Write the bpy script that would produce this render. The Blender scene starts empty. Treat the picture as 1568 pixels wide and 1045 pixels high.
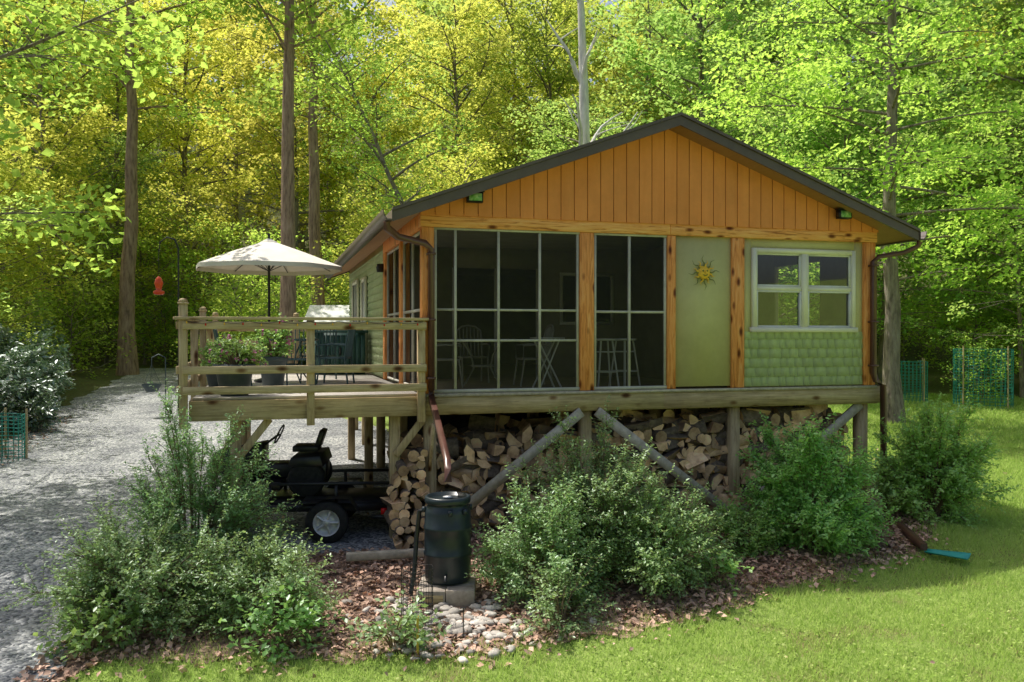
import bpy, math, random
import numpy as np
from mathutils import Vector, Matrix
random.seed(7); RS=np.random.RandomState(11)
scene=bpy.context.scene
# ---------------------------------------------------------------- materials
def newmat(name):
    m=bpy.data.materials.new(name); m.use_nodes=True
    nt=m.node_tree; nt.nodes.clear()
    o=nt.nodes.new('ShaderNodeOutputMaterial')
    return m,nt,o
def ramp(nt,cols,pos=None):
    r=nt.nodes.new('ShaderNodeValToRGB'); e=r.color_ramp.elements
    n=len(cols)
    if pos is None: pos=[i/(n-1) for i in range(n)]
    e[0].position=pos[0]; e[0].color=(*cols[0],1)
    e[1].position=pos[-1]; e[1].color=(*cols[-1],1)
    for i in range(1,n-1):
        x=e.new(pos[i]); x.color=(*cols[i],1)
    return r
def pmat(name,cols,scale=5,detail=6,rough=.7,bump=.2,mscale=(1,1,1),metal=0,pos=None,island=0.0,spec=.3,bdist=.01,dist=0.0,knots=None,dirt=0):
    m,nt,o=newmat(name)
    tc=nt.nodes.new('ShaderNodeTexCoord'); mp=nt.nodes.new('ShaderNodeMapping')
    mp.inputs['Scale'].default_value=mscale
    nt.links.new(tc.outputs['Object'],mp.inputs[0])
    n=nt.nodes.new('ShaderNodeTexNoise'); n.inputs['Scale'].default_value=scale; n.inputs['Detail'].default_value=detail
    n.inputs['Roughness'].default_value=.65; n.inputs['Distortion'].default_value=dist
    nt.links.new(mp.outputs[0],n.inputs['Vector'])
    if pos is None: pos=[.3+.4*i/(len(cols)-1) for i in range(len(cols))]
    r=ramp(nt,cols,pos); nt.links.new(n.outputs['Fac'],r.inputs[0])
    b=nt.nodes.new('ShaderNodeBsdfPrincipled'); b.inputs['Roughness'].default_value=rough; b.inputs['Metallic'].default_value=metal
    b.inputs['Specular IOR Level'].default_value=spec
    col=r.outputs[0]
    if island>0:
        g=nt.nodes.new('ShaderNodeNewGeometry'); hsv=nt.nodes.new('ShaderNodeHueSaturation')
        mr=nt.nodes.new('ShaderNodeMapRange'); mr.inputs['To Min'].default_value=1-island; mr.inputs['To Max'].default_value=1+island
        nt.links.new(g.outputs['Random Per Island'],mr.inputs['Value']); nt.links.new(mr.outputs[0],hsv.inputs['Value'])
        nt.links.new(col,hsv.inputs['Color']); col=hsv.outputs[0]
    def mult(col,fac_socket):
        mx=nt.nodes.new('ShaderNodeMix'); mx.data_type='RGBA'; mx.blend_type='MULTIPLY'; mx.inputs[0].default_value=1
        nt.links.new(col,mx.inputs[6]); nt.links.new(fac_socket,mx.inputs[7]); return mx.outputs[2]
    if knots:
        mp2=nt.nodes.new('ShaderNodeMapping'); mp2.inputs['Scale'].default_value=knots; nt.links.new(tc.outputs['Object'],mp2.inputs[0])
        vo=nt.nodes.new('ShaderNodeTexVoronoi'); vo.inputs['Scale'].default_value=1; nt.links.new(mp2.outputs[0],vo.inputs['Vector'])
        rk=ramp(nt,[(.16,.08,.05),(.45,.33,.26),(1,1,1)],[.08,.14,.24]); nt.links.new(vo.outputs['Distance'],rk.inputs[0]); col=mult(col,rk.outputs[0])
    if dirt:
        nd=nt.nodes.new('ShaderNodeTexNoise'); nd.inputs['Scale'].default_value=1.6; nd.inputs['Detail'].default_value=7; nd.inputs['Roughness'].default_value=.7
        nt.links.new(tc.outputs['Object'],nd.inputs['Vector'])
        rd=ramp(nt,[(1-dirt,)*3,(1,1,1)],[.35,.62]); nt.links.new(nd.outputs[0],rd.inputs[0]); col=mult(col,rd.outputs[0])
    nt.links.new(col,b.inputs['Base Color'])
    if bump>0:
        bp=nt.nodes.new('ShaderNodeBump'); bp.inputs['Strength'].default_value=bump; bp.inputs['Distance'].default_value=bdist
        nt.links.new(n.outputs['Fac'],bp.inputs['Height']); nt.links.new(bp.outputs[0],b.inputs['Normal'])
    nt.links.new(b.outputs[0],o.inputs[0]); return m
def leafmat(name,cols,tcol,tfac=.45,gl=.0,vary=.3):
    m,nt,o=newmat(name)
    g=nt.nodes.new('ShaderNodeNewGeometry'); oi=nt.nodes.new('ShaderNodeObjectInfo')
    r=ramp(nt,cols); nt.links.new(g.outputs['Random Per Island'],r.inputs[0])
    mr=nt.nodes.new('ShaderNodeMapRange'); mr.inputs['To Min'].default_value=1-vary; mr.inputs['To Max'].default_value=1+vary
    mu=nt.nodes.new('ShaderNodeMath'); mu.operation='MULTIPLY'; mu.inputs[1].default_value=7.13
    fr=nt.nodes.new('ShaderNodeMath'); fr.operation='FRACT'
    nt.links.new(oi.outputs['Random'],mu.inputs[0]); nt.links.new(mu.outputs[0],fr.inputs[0]); nt.links.new(fr.outputs[0],mr.inputs['Value'])
    h=nt.nodes.new('ShaderNodeHueSaturation'); nt.links.new(mr.outputs[0],h.inputs['Value'])
    mh=nt.nodes.new('ShaderNodeMapRange'); mh.inputs['To Min'].default_value=.480; mh.inputs['To Max'].default_value=.508
    nt.links.new(oi.outputs['Random'],mh.inputs['Value']); nt.links.new(mh.outputs[0],h.inputs['Hue'])
    nt.links.new(r.outputs[0],h.inputs['Color'])
    b=nt.nodes.new('ShaderNodeBsdfDiffuse'); nt.links.new(h.outputs[0],b.inputs[0])
    t=nt.nodes.new('ShaderNodeBsdfTranslucent')
    h2=nt.nodes.new('ShaderNodeHueSaturation'); h2.inputs['Color'].default_value=(*tcol,1)
    nt.links.new(mr.outputs[0],h2.inputs['Value']); nt.links.new(mh.outputs[0],h2.inputs['Hue']); nt.links.new(h2.outputs[0],t.inputs[0])
    mx=nt.nodes.new('ShaderNodeMixShader'); mx.inputs[0].default_value=tfac
    nt.links.new(b.outputs[0],mx.inputs[1]); nt.links.new(t.outputs[0],mx.inputs[2]); out=mx
    if gl>0:
        gg=nt.nodes.new('ShaderNodeBsdfGlossy'); gg.inputs['Roughness'].default_value=.38; gg.inputs[0].default_value=(.9,.95,1,1)
        m2=nt.nodes.new('ShaderNodeMixShader'); m2.inputs[0].default_value=gl
        nt.links.new(mx.outputs[0],m2.inputs[1]); nt.links.new(gg.outputs[0],m2.inputs[2]); out=m2
    nt.links.new(out.outputs[0],o.inputs[0])
    return m
M={}
M['orange_v']=pmat('stained_wood_vertical',[(.46,.14,.03),(.82,.32,.09),(.90,.46,.18)],3,8,.6,.3,(9,9,.7),pos=[.32,.5,.68],dist=1.0,knots=(6,6,2.6))
M['orange_h']=pmat('stained_wood_horizontal',[(.36,.12,.03),(.84,.36,.11),(.92,.52,.22)],3,8,.6,.3,(.6,9,9),pos=[.34,.46,.68],dist=1.2,knots=(2.6,6,6))
M['gable']=pmat('orange_siding',[(.80,.275,.078),(.86,.32,.10)],1.5,5,.65,.15,(6,6,.6),island=.05,dirt=.14)
M['groove']=pmat('siding_groove',[(.34,.12,.03),(.40,.15,.04)],4,3,.8,0)
M['green']=pmat('green_panel',[(.57,.53,.25),(.62,.58,.285)],2.5,5,.75,.08,dirt=.12)
M['shingle']=pmat('green_shingle',[(.42,.50,.28),(.49,.57,.33)],6,6,.75,.4,(6,6,.8),island=.08)
M['trimcream']=pmat('cream_trim',[(.80,.77,.64),(.85,.82,.70)],6,3,.5,.02)
M['alum']=pmat('screen_frame_paint',[(.54,.52,.45),(.64,.62,.54)],10,3,.5,.02,dirt=.3)
M['brown']=pmat('brown_metal_trim',[(.085,.062,.056),(.115,.086,.077)],4,3,.38,.03,spec=.5)
M['spout']=pmat('brown_downspout',[(.10,.045,.033),(.14,.065,.05)],4,3,.3,.02,spec=.5)
M['roof']=pmat('asphalt_shingles',[(.04,.03,.03),(.10,.08,.075)],30,5,.9,.5)
M['soffit']=pmat('soffit',[(.36,.19,.08),(.42,.23,.10)],4,4,.7,.1,(6,1,1))
M['pt_h']=pmat('treated_lumber_horizontal',[(.29,.21,.105),(.56,.43,.24),(.70,.57,.35)],3,8,.75,.3,(.6,10,9),pos=[.28,.5,.72],dist=.8,knots=(2.4,6,5),dirt=.25)
M['pt_v']=pmat('treated_lumber_vertical',[(.30,.21,.11),(.57,.43,.25),(.70,.57,.36)],3,8,.75,.3,(9,9,.7),pos=[.28,.5,.72],dist=.8,knots=(6,6,2.4),dirt=.25)
M['grey_wood']=pmat('weathered_brace',[(.34,.30,.23),(.60,.54,.44)],4,6,.8,.3,(3,3,3))
M['deck']=pmat('weathered_decking',[(.38,.35,.31),(.56,.53,.49)],3,8,.8,.3,(1,12,1),island=.12)
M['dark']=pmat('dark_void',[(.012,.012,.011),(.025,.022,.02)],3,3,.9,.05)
M['inwall']=pmat('interior_wall',[(.27,.24,.18),(.34,.30,.24)],3,4,.8,.05)
M['infloor']=pmat('interior_floor',[(.20,.15,.10),(.28,.22,.15)],3,4,.5,.05)
M['black']=pmat('black_metal',[(.010,.011,.012),(.022,.023,.025)],8,3,.38,.03,spec=.5)
M['rubber']=pmat('tyre_rubber',[(.012,.012,.012),(.028,.028,.028)],20,3,.8,.1)
M['steel']=pmat('galvanised_rim',[(.55,.56,.57),(.72,.73,.74)],10,3,.4,.03,metal=.3)
M['barrel']=pmat('black_plastic_barrel',[(.014,.026,.032),(.028,.044,.054)],4,4,.35,.05,spec=.5,dirt=.4)
M['white']=pmat('white_paint',[(.7,.7,.68),(.8,.8,.78)],6,3,.5,.02)
M['canvas']=pmat('cream_canvas',[(.68,.63,.55),(.76,.71,.63)],5,4,.85,.1)
M['yellow']=pmat('ornament_yellow',[(.75,.42,.04),(.95,.62,.08)],20,4,.45,.2)
M['verdigris']=pmat('ornament_green',[(.10,.16,.06),(.28,.26,.06)],20,4,.45,.2)
M['bark']=pmat('tree_bark',[(.08,.065,.052),(.25,.205,.17),(.36,.31,.26)],4,8,.9,.9,(3,3,.6),bdist=.05)
M['bark2']=pmat('reddish_bark',[(.11,.07,.052),(.36,.24,.17),(.50,.36,.265)],4,8,.9,.9,(3,3,.5),bdist=.05)
M['deadbark']=pmat('pale_dead_wood',[(.50,.47,.43),(.88,.85,.80)],4,7,.9,.6,(3,3,.5),bdist=.03)
M['twig']=pmat('twig_bark',[(.12,.085,.055),(.26,.19,.13)],12,4,.9,.3)
M['logface']=pmat('split_wood',[(.32,.18,.10),(.66,.44,.25),(.86,.62,.38)],5,6,.85,.4,island=.5)
M['logbark']=pmat('log_bark',[(.08,.06,.047),(.25,.195,.15)],14,6,.95,.8,island=.4,bdist=.02)
M['pot']=pmat('grey_planter',[(.06,.08,.095),(.09,.115,.13)],6,3,.5,.05)
M['soil']=pmat('potting_soil',[(.03,.02,.015),(.07,.05,.035)],20,5,.95,.5)
M['teal']=pmat('teal_plastic',[(.02,.24,.22),(.03,.32,.29)],6,3,.4,.02)
M['redglass']=pmat('red_feeder',[(.65,.05,.02),(.75,.10,.03)],6,3,.2,.02)
M['chair']=pmat('teal_grey_metal',[(.06,.11,.12),(.10,.16,.165)],6,3,.5,.05)
M['inchair']=pmat('painted_porch_chair',[(.35,.33,.30),(.45,.43,.40)],6,3,.5,.05)
M['block']=pmat('concrete_block',[(.26,.22,.18),(.42,.37,.31)],14,6,.9,.4)
M['rock']=pmat('river_stone',[(.28,.25,.22),(.60,.56,.50)],6,6,.8,.3,island=.35)
M['deadleaf']=pmat('dead_leaves',[(.34,.20,.14),(.62,.43,.33)],3,3,.85,0,island=.5)
M['shedgreen']=pmat('green_cabinet',[(.03,.08,.075),(.05,.11,.10)],3,3,.5,.05)
M['net']=pmat('green_netting',[(.03,.24,.20),(.05,.32,.27)],6,2,.5,0)
M['redlight']=pmat('tail_light',[(.6,.01,.01),(.7,.02,.02)],4,2,.2,0)
M['lens']=pmat('lamp_lens',[(.10,.35,.08),(.5,.7,.45)],12,2,.15,0)
M['flower']=pmat('petunia',[(.55,.12,.35),(.75,.3,.55)],6,2,.6,0)
M['cedarend']=pmat('yellow_stake',[(.5,.35,.05),(.6,.45,.08)],6,2,.6,0)
M['leafA']=leafmat('maple_leaves',[(.10,.20,.045),(.175,.315,.065),(.27,.42,.095)],(.72,.95,.16),.5,vary=.25)
M['leafB']=leafmat('oak_leaves',[(.09,.19,.06),(.16,.30,.085),(.24,.39,.12)],(.62,.88,.20),.48,vary=.25)
M['leafY']=leafmat('yellow_green_leaves',[(.19,.29,.045),(.28,.41,.06),(.39,.47,.08)],(.98,1.0,.18),.52,vary=.2)
M['leafD']=leafmat('rhododendron_leaves',[(.08,.16,.085),(.13,.23,.12),(.22,.33,.20)],(.22,.36,.12),.2,.18)
M['leafS']=leafmat('shrub_leaves',[(.15,.29,.105),(.23,.40,.155),(.34,.51,.23)],(.50,.75,.24),.33,.05,.1)
M['leafS2']=leafmat('bright_shrub_leaves',[(.15,.32,.08),(.23,.44,.115),(.33,.54,.17)],(.56,.86,.22),.35,.05,.1)
M['blade']=leafmat('grass_blades',[(.26,.38,.085),(.36,.50,.12),(.53,.58,.24)],(.65,.85,.24),.4,.0,.0)
def glassmat(name,tint,fac,rough=.03,dcol=(.02,.02,.02),dfac=.4):
    m,nt,o=newmat(name)
    t=nt.nodes.new('ShaderNodeBsdfTransparent'); t.inputs[0].default_value=(*tint,1)
    d=nt.nodes.new('ShaderNodeBsdfDiffuse')
    n=nt.nodes.new('ShaderNodeTexNoise'); n.inputs['Scale'].default_value=3
    r=ramp(nt,[tuple(c*.7 for c in dcol),tuple(c*1.3 for c in dcol)]); nt.links.new(n.outputs['Fac'],r.inputs[0]); nt.links.new(r.outputs[0],d.inputs[0])
    g=nt.nodes.new('ShaderNodeBsdfGlossy'); g.inputs['Roughness'].default_value=rough
    m1=nt.nodes.new('ShaderNodeMixShader'); m1.inputs[0].default_value=dfac
    nt.links.new(t.outputs[0],m1.inputs[1]); nt.links.new(d.outputs[0],m1.inputs[2])
    m2=nt.nodes.new('ShaderNodeMixShader'); m2.inputs[0].default_value=fac
    nt.links.new(m1.outputs[0],m2.inputs[1]); nt.links.new(g.outputs[0],m2.inputs[2]); nt.links.new(m2.outputs[0],o.inputs[0])
    return m
M['screen']=glassmat('insect_screen',(.88,.88,.88),.012,.25,(.02,.02,.02),.40)
M['glass']=glassmat('window_glass',(.85,.88,.86),.13,.02,(.01,.01,.01),.35)
# ---------------------------------------------------------------- mesh tools
def mk(name,parts,mats,parent=None,loc=(0,0,0),rotz=0,smooth=False):
    V=[];LO=[];LS=[];MI=[];off=0;lo=0
    for v,f,mi in parts:
        if len(f)==0: continue
        v=np.asarray(v,dtype=np.float32).reshape(-1,3); f=np.asarray(f,dtype=np.int32)
        V.append(v); LO.append((f+off).ravel()); k=f.shape[1]
        LS.append(lo+np.arange(f.shape[0])*k); MI.append(np.full(f.shape[0],mi))
        off+=len(v); lo+=f.size
    V=np.concatenate(V);LO=np.concatenate(LO);LS=np.concatenate(LS);MI=np.concatenate(MI)
    me=bpy.data.meshes.new(name)
    me.vertices.add(len(V)); me.vertices.foreach_set('co',V.ravel())
    me.loops.add(len(LO)); me.loops.foreach_set('vertex_index',LO.astype(np.int32))
    me.polygons.add(len(LS)); me.polygons.foreach_set('loop_start',LS.astype(np.int32))
    me.polygons.foreach_set('material_index',MI.astype(np.int32))
    if smooth: me.polygons.foreach_set('use_smooth',np.ones(len(LS),dtype=bool))
    for m in mats: me.materials.append(M[m] if isinstance(m,str) else m)
    me.update(calc_edges=True); me.validate()
    ob=bpy.data.objects.new(name,me); scene.collection.objects.link(ob)
    ob.location=loc; ob.rotation_euler=(0,0,rotz)
    if parent: ob.parent=parent
    return ob
def empty(name,loc=(0,0,0),rotz=0):
    e=bpy.data.objects.new(name,None); scene.collection.objects.link(e); e.location=loc; e.rotation_euler=(0,0,rotz); e.empty_display_size=.3; return e
class MB:
    def __init__(s,mats): s.p=[]; s.mats=mats
    def mi(s,m): return s.mats.index(m)
    def raw(s,v,f,m): s.p.append((np.array(v,dtype=float),np.array(f),s.mi(m)))
    def box(s,x0,x1,y0,y1,z0,z1,m):
        v=[(x0,y0,z0),(x1,y0,z0),(x1,y1,z0),(x0,y1,z0),(x0,y0,z1),(x1,y0,z1),(x1,y1,z1),(x0,y1,z1)]
        s.raw(v,[(0,3,2,1),(4,5,6,7),(0,1,5,4),(1,2,6,5),(2,3,7,6),(3,0,4,7)],m)
    def beam(s,a,b,w,h,m,up=(0,0,1)):
        a=Vector(a);b=Vector(b);d=(b-a).normalized();u=Vector(up)
        if abs(d.dot(u))>.95:u=Vector((0,1,0))
        sd=d.cross(u).normalized()*w/2;t=sd.cross(d).normalized()*h/2
        v=[a-sd-t,a+sd-t,a+sd+t,a-sd+t,b-sd-t,b+sd-t,b+sd+t,b-sd+t]
        s.raw([tuple(x) for x in v],[(0,1,2,3),(7,6,5,4),(0,4,5,1),(1,5,6,2),(2,6,7,3),(3,7,4,0)],m)
    def tube(s,pts,r,m,n=8,cap=True):
        pts=[Vector(p) for p in pts]; k=len(pts)
        if not hasattr(r,'__len__'): r=[r]*k
        V=[];F=[]
        for i,p in enumerate(pts):
            d=(pts[min(i+1,k-1)]-pts[max(i-1,0)]).normalized()
            u=Vector((0,0,1)) if abs(d.z)<.9 else Vector((0,1,0))
            a=d.cross(u).normalized(); b=d.cross(a).normalized()
            for j in range(n):
                t=2*math.pi*(j+.5)/n
                V.append(tuple(p+(a*math.cos(t)+b*math.sin(t))*r[i]))
        for i in range(k-1):
            for j in range(n): F.append((i*n+j,i*n+(j+1)%n,(i+1)*n+(j+1)%n,(i+1)*n+j))
        s.raw(V,F,m)
        if cap:
            for i,q in ((0,0),(k-1,(k-1)*n)):
                c=tuple(pts[i]); vv=[c]+[V[q+j] for j in range(n)]
                s.raw(vv,[(0,1+j,1+(j+1)%n) for j in range(n)],m)
    def lathe(s,c,prof,m,n=24,axis='z'):
        V=[];F=[];k=len(prof)
        for r,z in prof:
            for j in range(n):
                t=2*math.pi*j/n
                if axis=='z': V.append((c[0]+r*math.cos(t),c[1]+r*math.sin(t),c[2]+z))
                else: V.append((c[0]+r*math.cos(t),c[1]+z,c[2]+r*math.sin(t)))
        for i in range(k-1):
            for j in range(n): F.append((i*n+j,i*n+(j+1)%n,(i+1)*n+(j+1)%n,(i+1)*n+j))
        s.raw(V,F,m)
    def prism(s,poly,y0,y1,m):
        n=len(poly); V=[(x,y0,z) for x,z in poly]+[(x,y1,z) for x,z in poly]
        s.raw(V,[(j,(j+1)%n,n+(j+1)%n,n+j) for j in range(n)],m)
        s.raw(V,[tuple(range(n))],m); s.raw(V,[tuple(range(2*n-1,n-1,-1))],m)
    def build(s,name,parent=None,loc=(0,0,0),rotz=0,smooth=False,bevel=0):
        o=mk(name,s.p,s.mats,parent,loc,rotz,smooth)
        if bevel:
            b=o.modifiers.new('b','BEVEL'); b.width=bevel; b.segments=1; b.limit_method='ANGLE'
        return o
def leaves(C,N,size,ratio=.6,fold=.12,T=None):
    n=len(C)
    if T is None: T=RS.normal(size=(n,3))
    N=N/np.linalg.norm(N,axis=1,keepdims=True)
    T=T-(T*N).sum(1,keepdims=True)*N; T/=np.linalg.norm(T,axis=1,keepdims=True)+1e-9
    B=np.cross(N,T); s=np.asarray(size).reshape(-1,1)*np.ones((n,1))
    V=np.stack([C-T*s*.5,C+B*s*ratio*.5+N*s*fold,C+T*s*.5,C-B*s*ratio*.5+N*s*fold],1).reshape(-1,3)
    i=np.arange(n)[:,None]*4
    F=np.concatenate([i+np.array([[0,1,2]]),i+np.array([[0,2,3]])],0)
    return V,F
def tubes(P0,P1,r0,r1,n=3):
    P0=np.asarray(P0,float);P1=np.asarray(P1,float);d=P1-P0;d/=np.linalg.norm(d,axis=1,keepdims=True)+1e-9
    u=np.where(np.abs(d[:,2:3])<.9,np.array([[0,0,1.]]),np.array([[0,1.,0]]))
    a=np.cross(d,u);a/=np.linalg.norm(a,axis=1,keepdims=True);b=np.cross(d,a)
    r0=np.asarray(r0).reshape(-1,1)*np.ones((len(P0),1));r1=np.asarray(r1).reshape(-1,1)*np.ones((len(P0),1))
    V=[]
    for P,r in((P0,r0),(P1,r1)):
        for j in range(n):
            t=2*math.pi*j/n; V.append(P+(a*math.cos(t)+b*math.sin(t))*r)
    V=np.stack(V,1).reshape(-1,3); i=np.arange(len(P0))[:,None]*2*n
    F=np.concatenate([i+np.array([[j,(j+1)%n,n+(j+1)%n,n+j]]) for j in range(n)],0)
    return V,F
# ---------------------------------------------------------------- terrain
def sm(a,b,x):
    t=np.clip((x-a)/(b-a),0,1); return t*t*(3-2*t)
DLy=[4,8,12,19,27.5,38,46,60]; DLx=[-9,-9,-9.6,-11.5,-14.5,-17.2,-21,-30]
DRy=[4,8,10.2,10.8,11.3,13,17,22,27,35,44,60]; DRx=[-4.2,-4.4,-4.6,-4.0,-1.0,-.9,-1.6,-3.2,-6.5,-12.5,-17,-28]
def dl(y): return np.interp(y,DLy,DLx)
def dr(y): return np.interp(y,DRy,DRx)
def tz(x,y):
    x=np.asarray(x,float);y=np.asarray(y,float)
    z=-.1*np.clip(12-y,0,8)+.04*np.clip(y-14,0,200)+.42*np.clip(y-46,0,80)
    z=z+.10*np.clip(dl(y)-1.0-x,0,14)*sm(14,24,y)
    z=z+.06*(np.sin(x*.7+1)*np.sin(y*.55))*sm(15,25,y)+.02*np.sin(x*1.9)*np.sin(y*2.3+1)
    z=z+.22*np.clip(np.abs(x)-45,0,60)
    return z
xs=np.concatenate([[-400,-200,-120,-80],np.arange(-60,-22,1.5),np.arange(-22,17,.25),np.arange(17,62,1.5),[80,120,200,400]])
ys=np.concatenate([[-400,-200,-100,-60,-40,-20,-10,0,3],np.arange(5,30,.25),np.arange(30,60,1),np.arange(60,130,4),[160,220,400]])
X,Y=np.meshgrid(xs,ys); Z=tz(X,Y)
nx,ny=len(xs),len(ys)
i=(np.arange(ny-1)[:,None]*nx+np.arange(nx-1)[None,:]).ravel()
F=np.stack([i,i+1,i+1+nx,i+nx],1)
def bednear(x): return np.interp(x,[-4.6,-3.9,-1.43,-.15,1.7,3.0,4.9,5.6,6.6],[7.2,8.25,8.3,8.4,9.03,9.9,10.9,11.5,12.8])
def lawnmask(x,y,j=0):
    a=(y<29+1.5*np.sin(x*.5))&(x>dr(y)+.3)&(y>7)
    inbed=(x>-4.7)&(x<6.8+j)&(y>bednear(x)+j)&(y<24)
    hu=(x+1.21)*.961+(y-11.7)*.276
    return a&~inbed&~((x<7)&(y>12.5)&(hu<7.6))
m,nt,o=newmat('ground_cover')
at=nt.nodes.new('ShaderNodeAttribute'); at.attribute_name='lawn'
n1=nt.nodes.new('ShaderNodeTexNoise'); n1.inputs['Scale'].default_value=1.3; n1.inputs['Detail'].default_value=10; n1.inputs['Roughness'].default_value=.75
n2=nt.nodes.new('ShaderNodeTexNoise'); n2.inputs['Scale'].default_value=14; n2.inputs['Detail'].default_value=6; n2.inputs['Roughness'].default_value=.8
g=nt.nodes.new('ShaderNodeNewGeometry')
for n in(n1,n2): nt.links.new(g.outputs['Position'],n.inputs['Vector'])
ra=ramp(nt,[(.22,.20,.085),(.24,.34,.08),(.35,.43,.12)],[.35,.5,.68]); nt.links.new(n1.outputs[0],ra.inputs[0])
rb=ramp(nt,[(.06,.045,.03),(.14,.11,.06),(.09,.17,.035),(.27,.21,.14)],[.35,.48,.55,.7]); nt.links.new(n2.outputs[0],rb.inputs[0])
mx=nt.nodes.new('ShaderNodeMix'); mx.data_type='RGBA'
nt.links.new(at.outputs['Fac'],mx.inputs[0]); nt.links.new(rb.outputs[0],mx.inputs[6]); nt.links.new(ra.outputs[0],mx.inputs[7])
b=nt.nodes.new('ShaderNodeBsdfPrincipled'); b.inputs['Roughness'].default_value=.9; b.inputs['Specular IOR Level'].default_value=.1
nt.links.new(mx.outputs[2],b.inputs['Base Color'])
bp=nt.nodes.new('ShaderNodeBump'); bp.inputs['Strength'].default_value=.7; bp.inputs['Distance'].default_value=.05
nt.links.new(n2.outputs[0],bp.inputs['Height']); nt.links.new(bp.outputs[0],b.inputs['Normal']); nt.links.new(b.outputs[0],o.inputs[0])
ground=mk('ground',[(np.stack([X,Y,Z],-1).reshape(-1,3),F,0)],[m],smooth=True)
la=ground.data.attributes.new('lawn','FLOAT','POINT')
lm=((Y<29+1.5*np.sin(X*.5))&(X>dr(Y))).astype(np.float32); la.data.foreach_set('value',lm.ravel())
def sheet(name,rows,off,mat):
    K=50; P=[]
    for y,x0,x1 in rows:
        x=np.linspace(x0,x1,K); P.append(np.stack([x,np.full(K,y),tz(x,y)+off],1))
    P=np.concatenate(P); n=len(rows); i=(np.arange(n-1)[:,None]*K+np.arange(K-1)[None,:]).ravel()
    return mk(name,[(P,np.stack([i,i+1,i+1+K,i+K],1),0)],[mat],smooth=True)
m,nt,o=newmat('crushed_gravel')
g=nt.nodes.new('ShaderNodeNewGeometry')
vo=nt.nodes.new('ShaderNodeTexVoronoi'); vo.inputs['Scale'].default_value=28
n1=nt.nodes.new('ShaderNodeTexNoise'); n1.inputs['Scale'].default_value=1.1; n1.inputs['Detail'].default_value=8
for n in(vo,n1): nt.links.new(g.outputs['Position'],n.inputs['Vector'])
bw=nt.nodes.new('ShaderNodeRGBToBW'); nt.links.new(vo.outputs['Color'],bw.inputs[0])
r=ramp(nt,[(.11,.12,.14),(.29,.305,.33),(.54,.55,.56)],[.2,.5,.85]); nt.links.new(bw.outputs[0],r.inputs[0])
r2=ramp(nt,[(.6,.6,.6),(1.1,1.08,1.02)],[.35,.65]); nt.links.new(n1.outputs[0],r2.inputs[0])
mx=nt.nodes.new('ShaderNodeMix'); mx.data_type='RGBA'; mx.blend_type='MULTIPLY'; mx.inputs[0].default_value=1
nt.links.new(r.outputs[0],mx.inputs[6]); nt.links.new(r2.outputs[0],mx.inputs[7])
b=nt.nodes.new('ShaderNodeBsdfPrincipled'); b.inputs['Roughness'].default_value=.9
nt.links.new(mx.outputs[2],b.inputs['Base Color'])
bp=nt.nodes.new('ShaderNodeBump'); bp.inputs['Strength'].default_value=.9; bp.inputs['Distance'].default_value=.02; bp.invert=True
nt.links.new(vo.outputs['Distance'],bp.inputs['Height']); nt.links.new(bp.outputs[0],b.inputs['Normal']); nt.links.new(b.outputs[0],o.inputs[0])
M['gravel']=m
rows=[]
for y in np.arange(4,43,.2):
    e=.12*math.sin(y*2.1)+.08*math.sin(y*5.3)
    rows.append((y,float(dl(y))+e,float(dr(y))-e*.6))
sheet('gravel_driveway',rows,.020,M['gravel'])
M['mulch']=pmat('leaf_litter_soil',[(.10,.065,.05),(.30,.20,.14),(.54,.38,.29)],16,8,.95,.9,pos=[.35,.52,.68],bdist=.03)
cx=np.linspace(-4.7,6.8,80); P=[];K=60
for x in cx:
    y=np.linspace(float(bednear(x))+.10*math.sin(x*9)+.08*math.sin(x*4.3),16.5,K); P.append(np.stack([np.full(K,x),y,tz(x,y)+.010],1))
P=np.concatenate(P); i=(np.arange(79)[:,None]*K+np.arange(K-1)[None,:]).ravel()
mk('mulch_bed',[(P,np.stack([i,i+K,i+1+K,i+1],1),0)],['mulch'],smooth=True)
def scatter(n,x0,x1,y0,y1):
    return RS.uniform(x0,x1,n),RS.uniform(y0,y1,n)
def grass():
    parts=[]
    for (n,x0,x1,y0,y1,hh,w) in ((160000,-5,8.5,7.2,12.5,.065,.011),(100000,4,14,12,20,.085,.017),(60000,7,20,19,30,.09,.028)):
        x,y=scatter(n,x0,x1,y0,y1); k=lawnmask(x,y,RS.uniform(-.3,1,n)**3*.9)&(np.abs(x)<.66*y); x=x[k];y=y[k];n=len(x)
        a=RS.uniform(0,2*np.pi,n);h=hh*RS.uniform(.5,1.3,n)*(1+.4*np.sin(x*3+y)*np.sin(y*2.5-x));ln=RS.uniform(.2,.9,n)*h;b2=RS.uniform(0,2*np.pi,n)
        z=tz(x,y); ww=w*.5
        V=np.stack([np.stack([x-np.cos(a)*ww,y-np.sin(a)*ww,z],1),np.stack([x+np.cos(a)*ww,y+np.sin(a)*ww,z],1),np.stack([x+np.cos(b2)*ln,y+np.sin(b2)*ln,z+h],1)],1).reshape(-1,3)
        parts.append((V,np.arange(3*n).reshape(-1,3),0))
    x,y=scatter(14000,-4,9,7.4,14); nn=np.sin(x*1.7+2)*np.sin(y*2.1+x); k=lawnmask(x,y)&(nn>.05); x=x[k];y=y[k]
    C=np.stack([x,y,tz(x,y)+RS.uniform(.03,.07,len(x))],1); V,F=leaves(C,RS.normal(size=C.shape)*.4+np.array([0,0,1]),RS.uniform(.02,.045,len(x)),.9,.05); parts.append((V,F,0))
    mk('lawn_grass',parts,['blade'])
grass()
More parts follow.
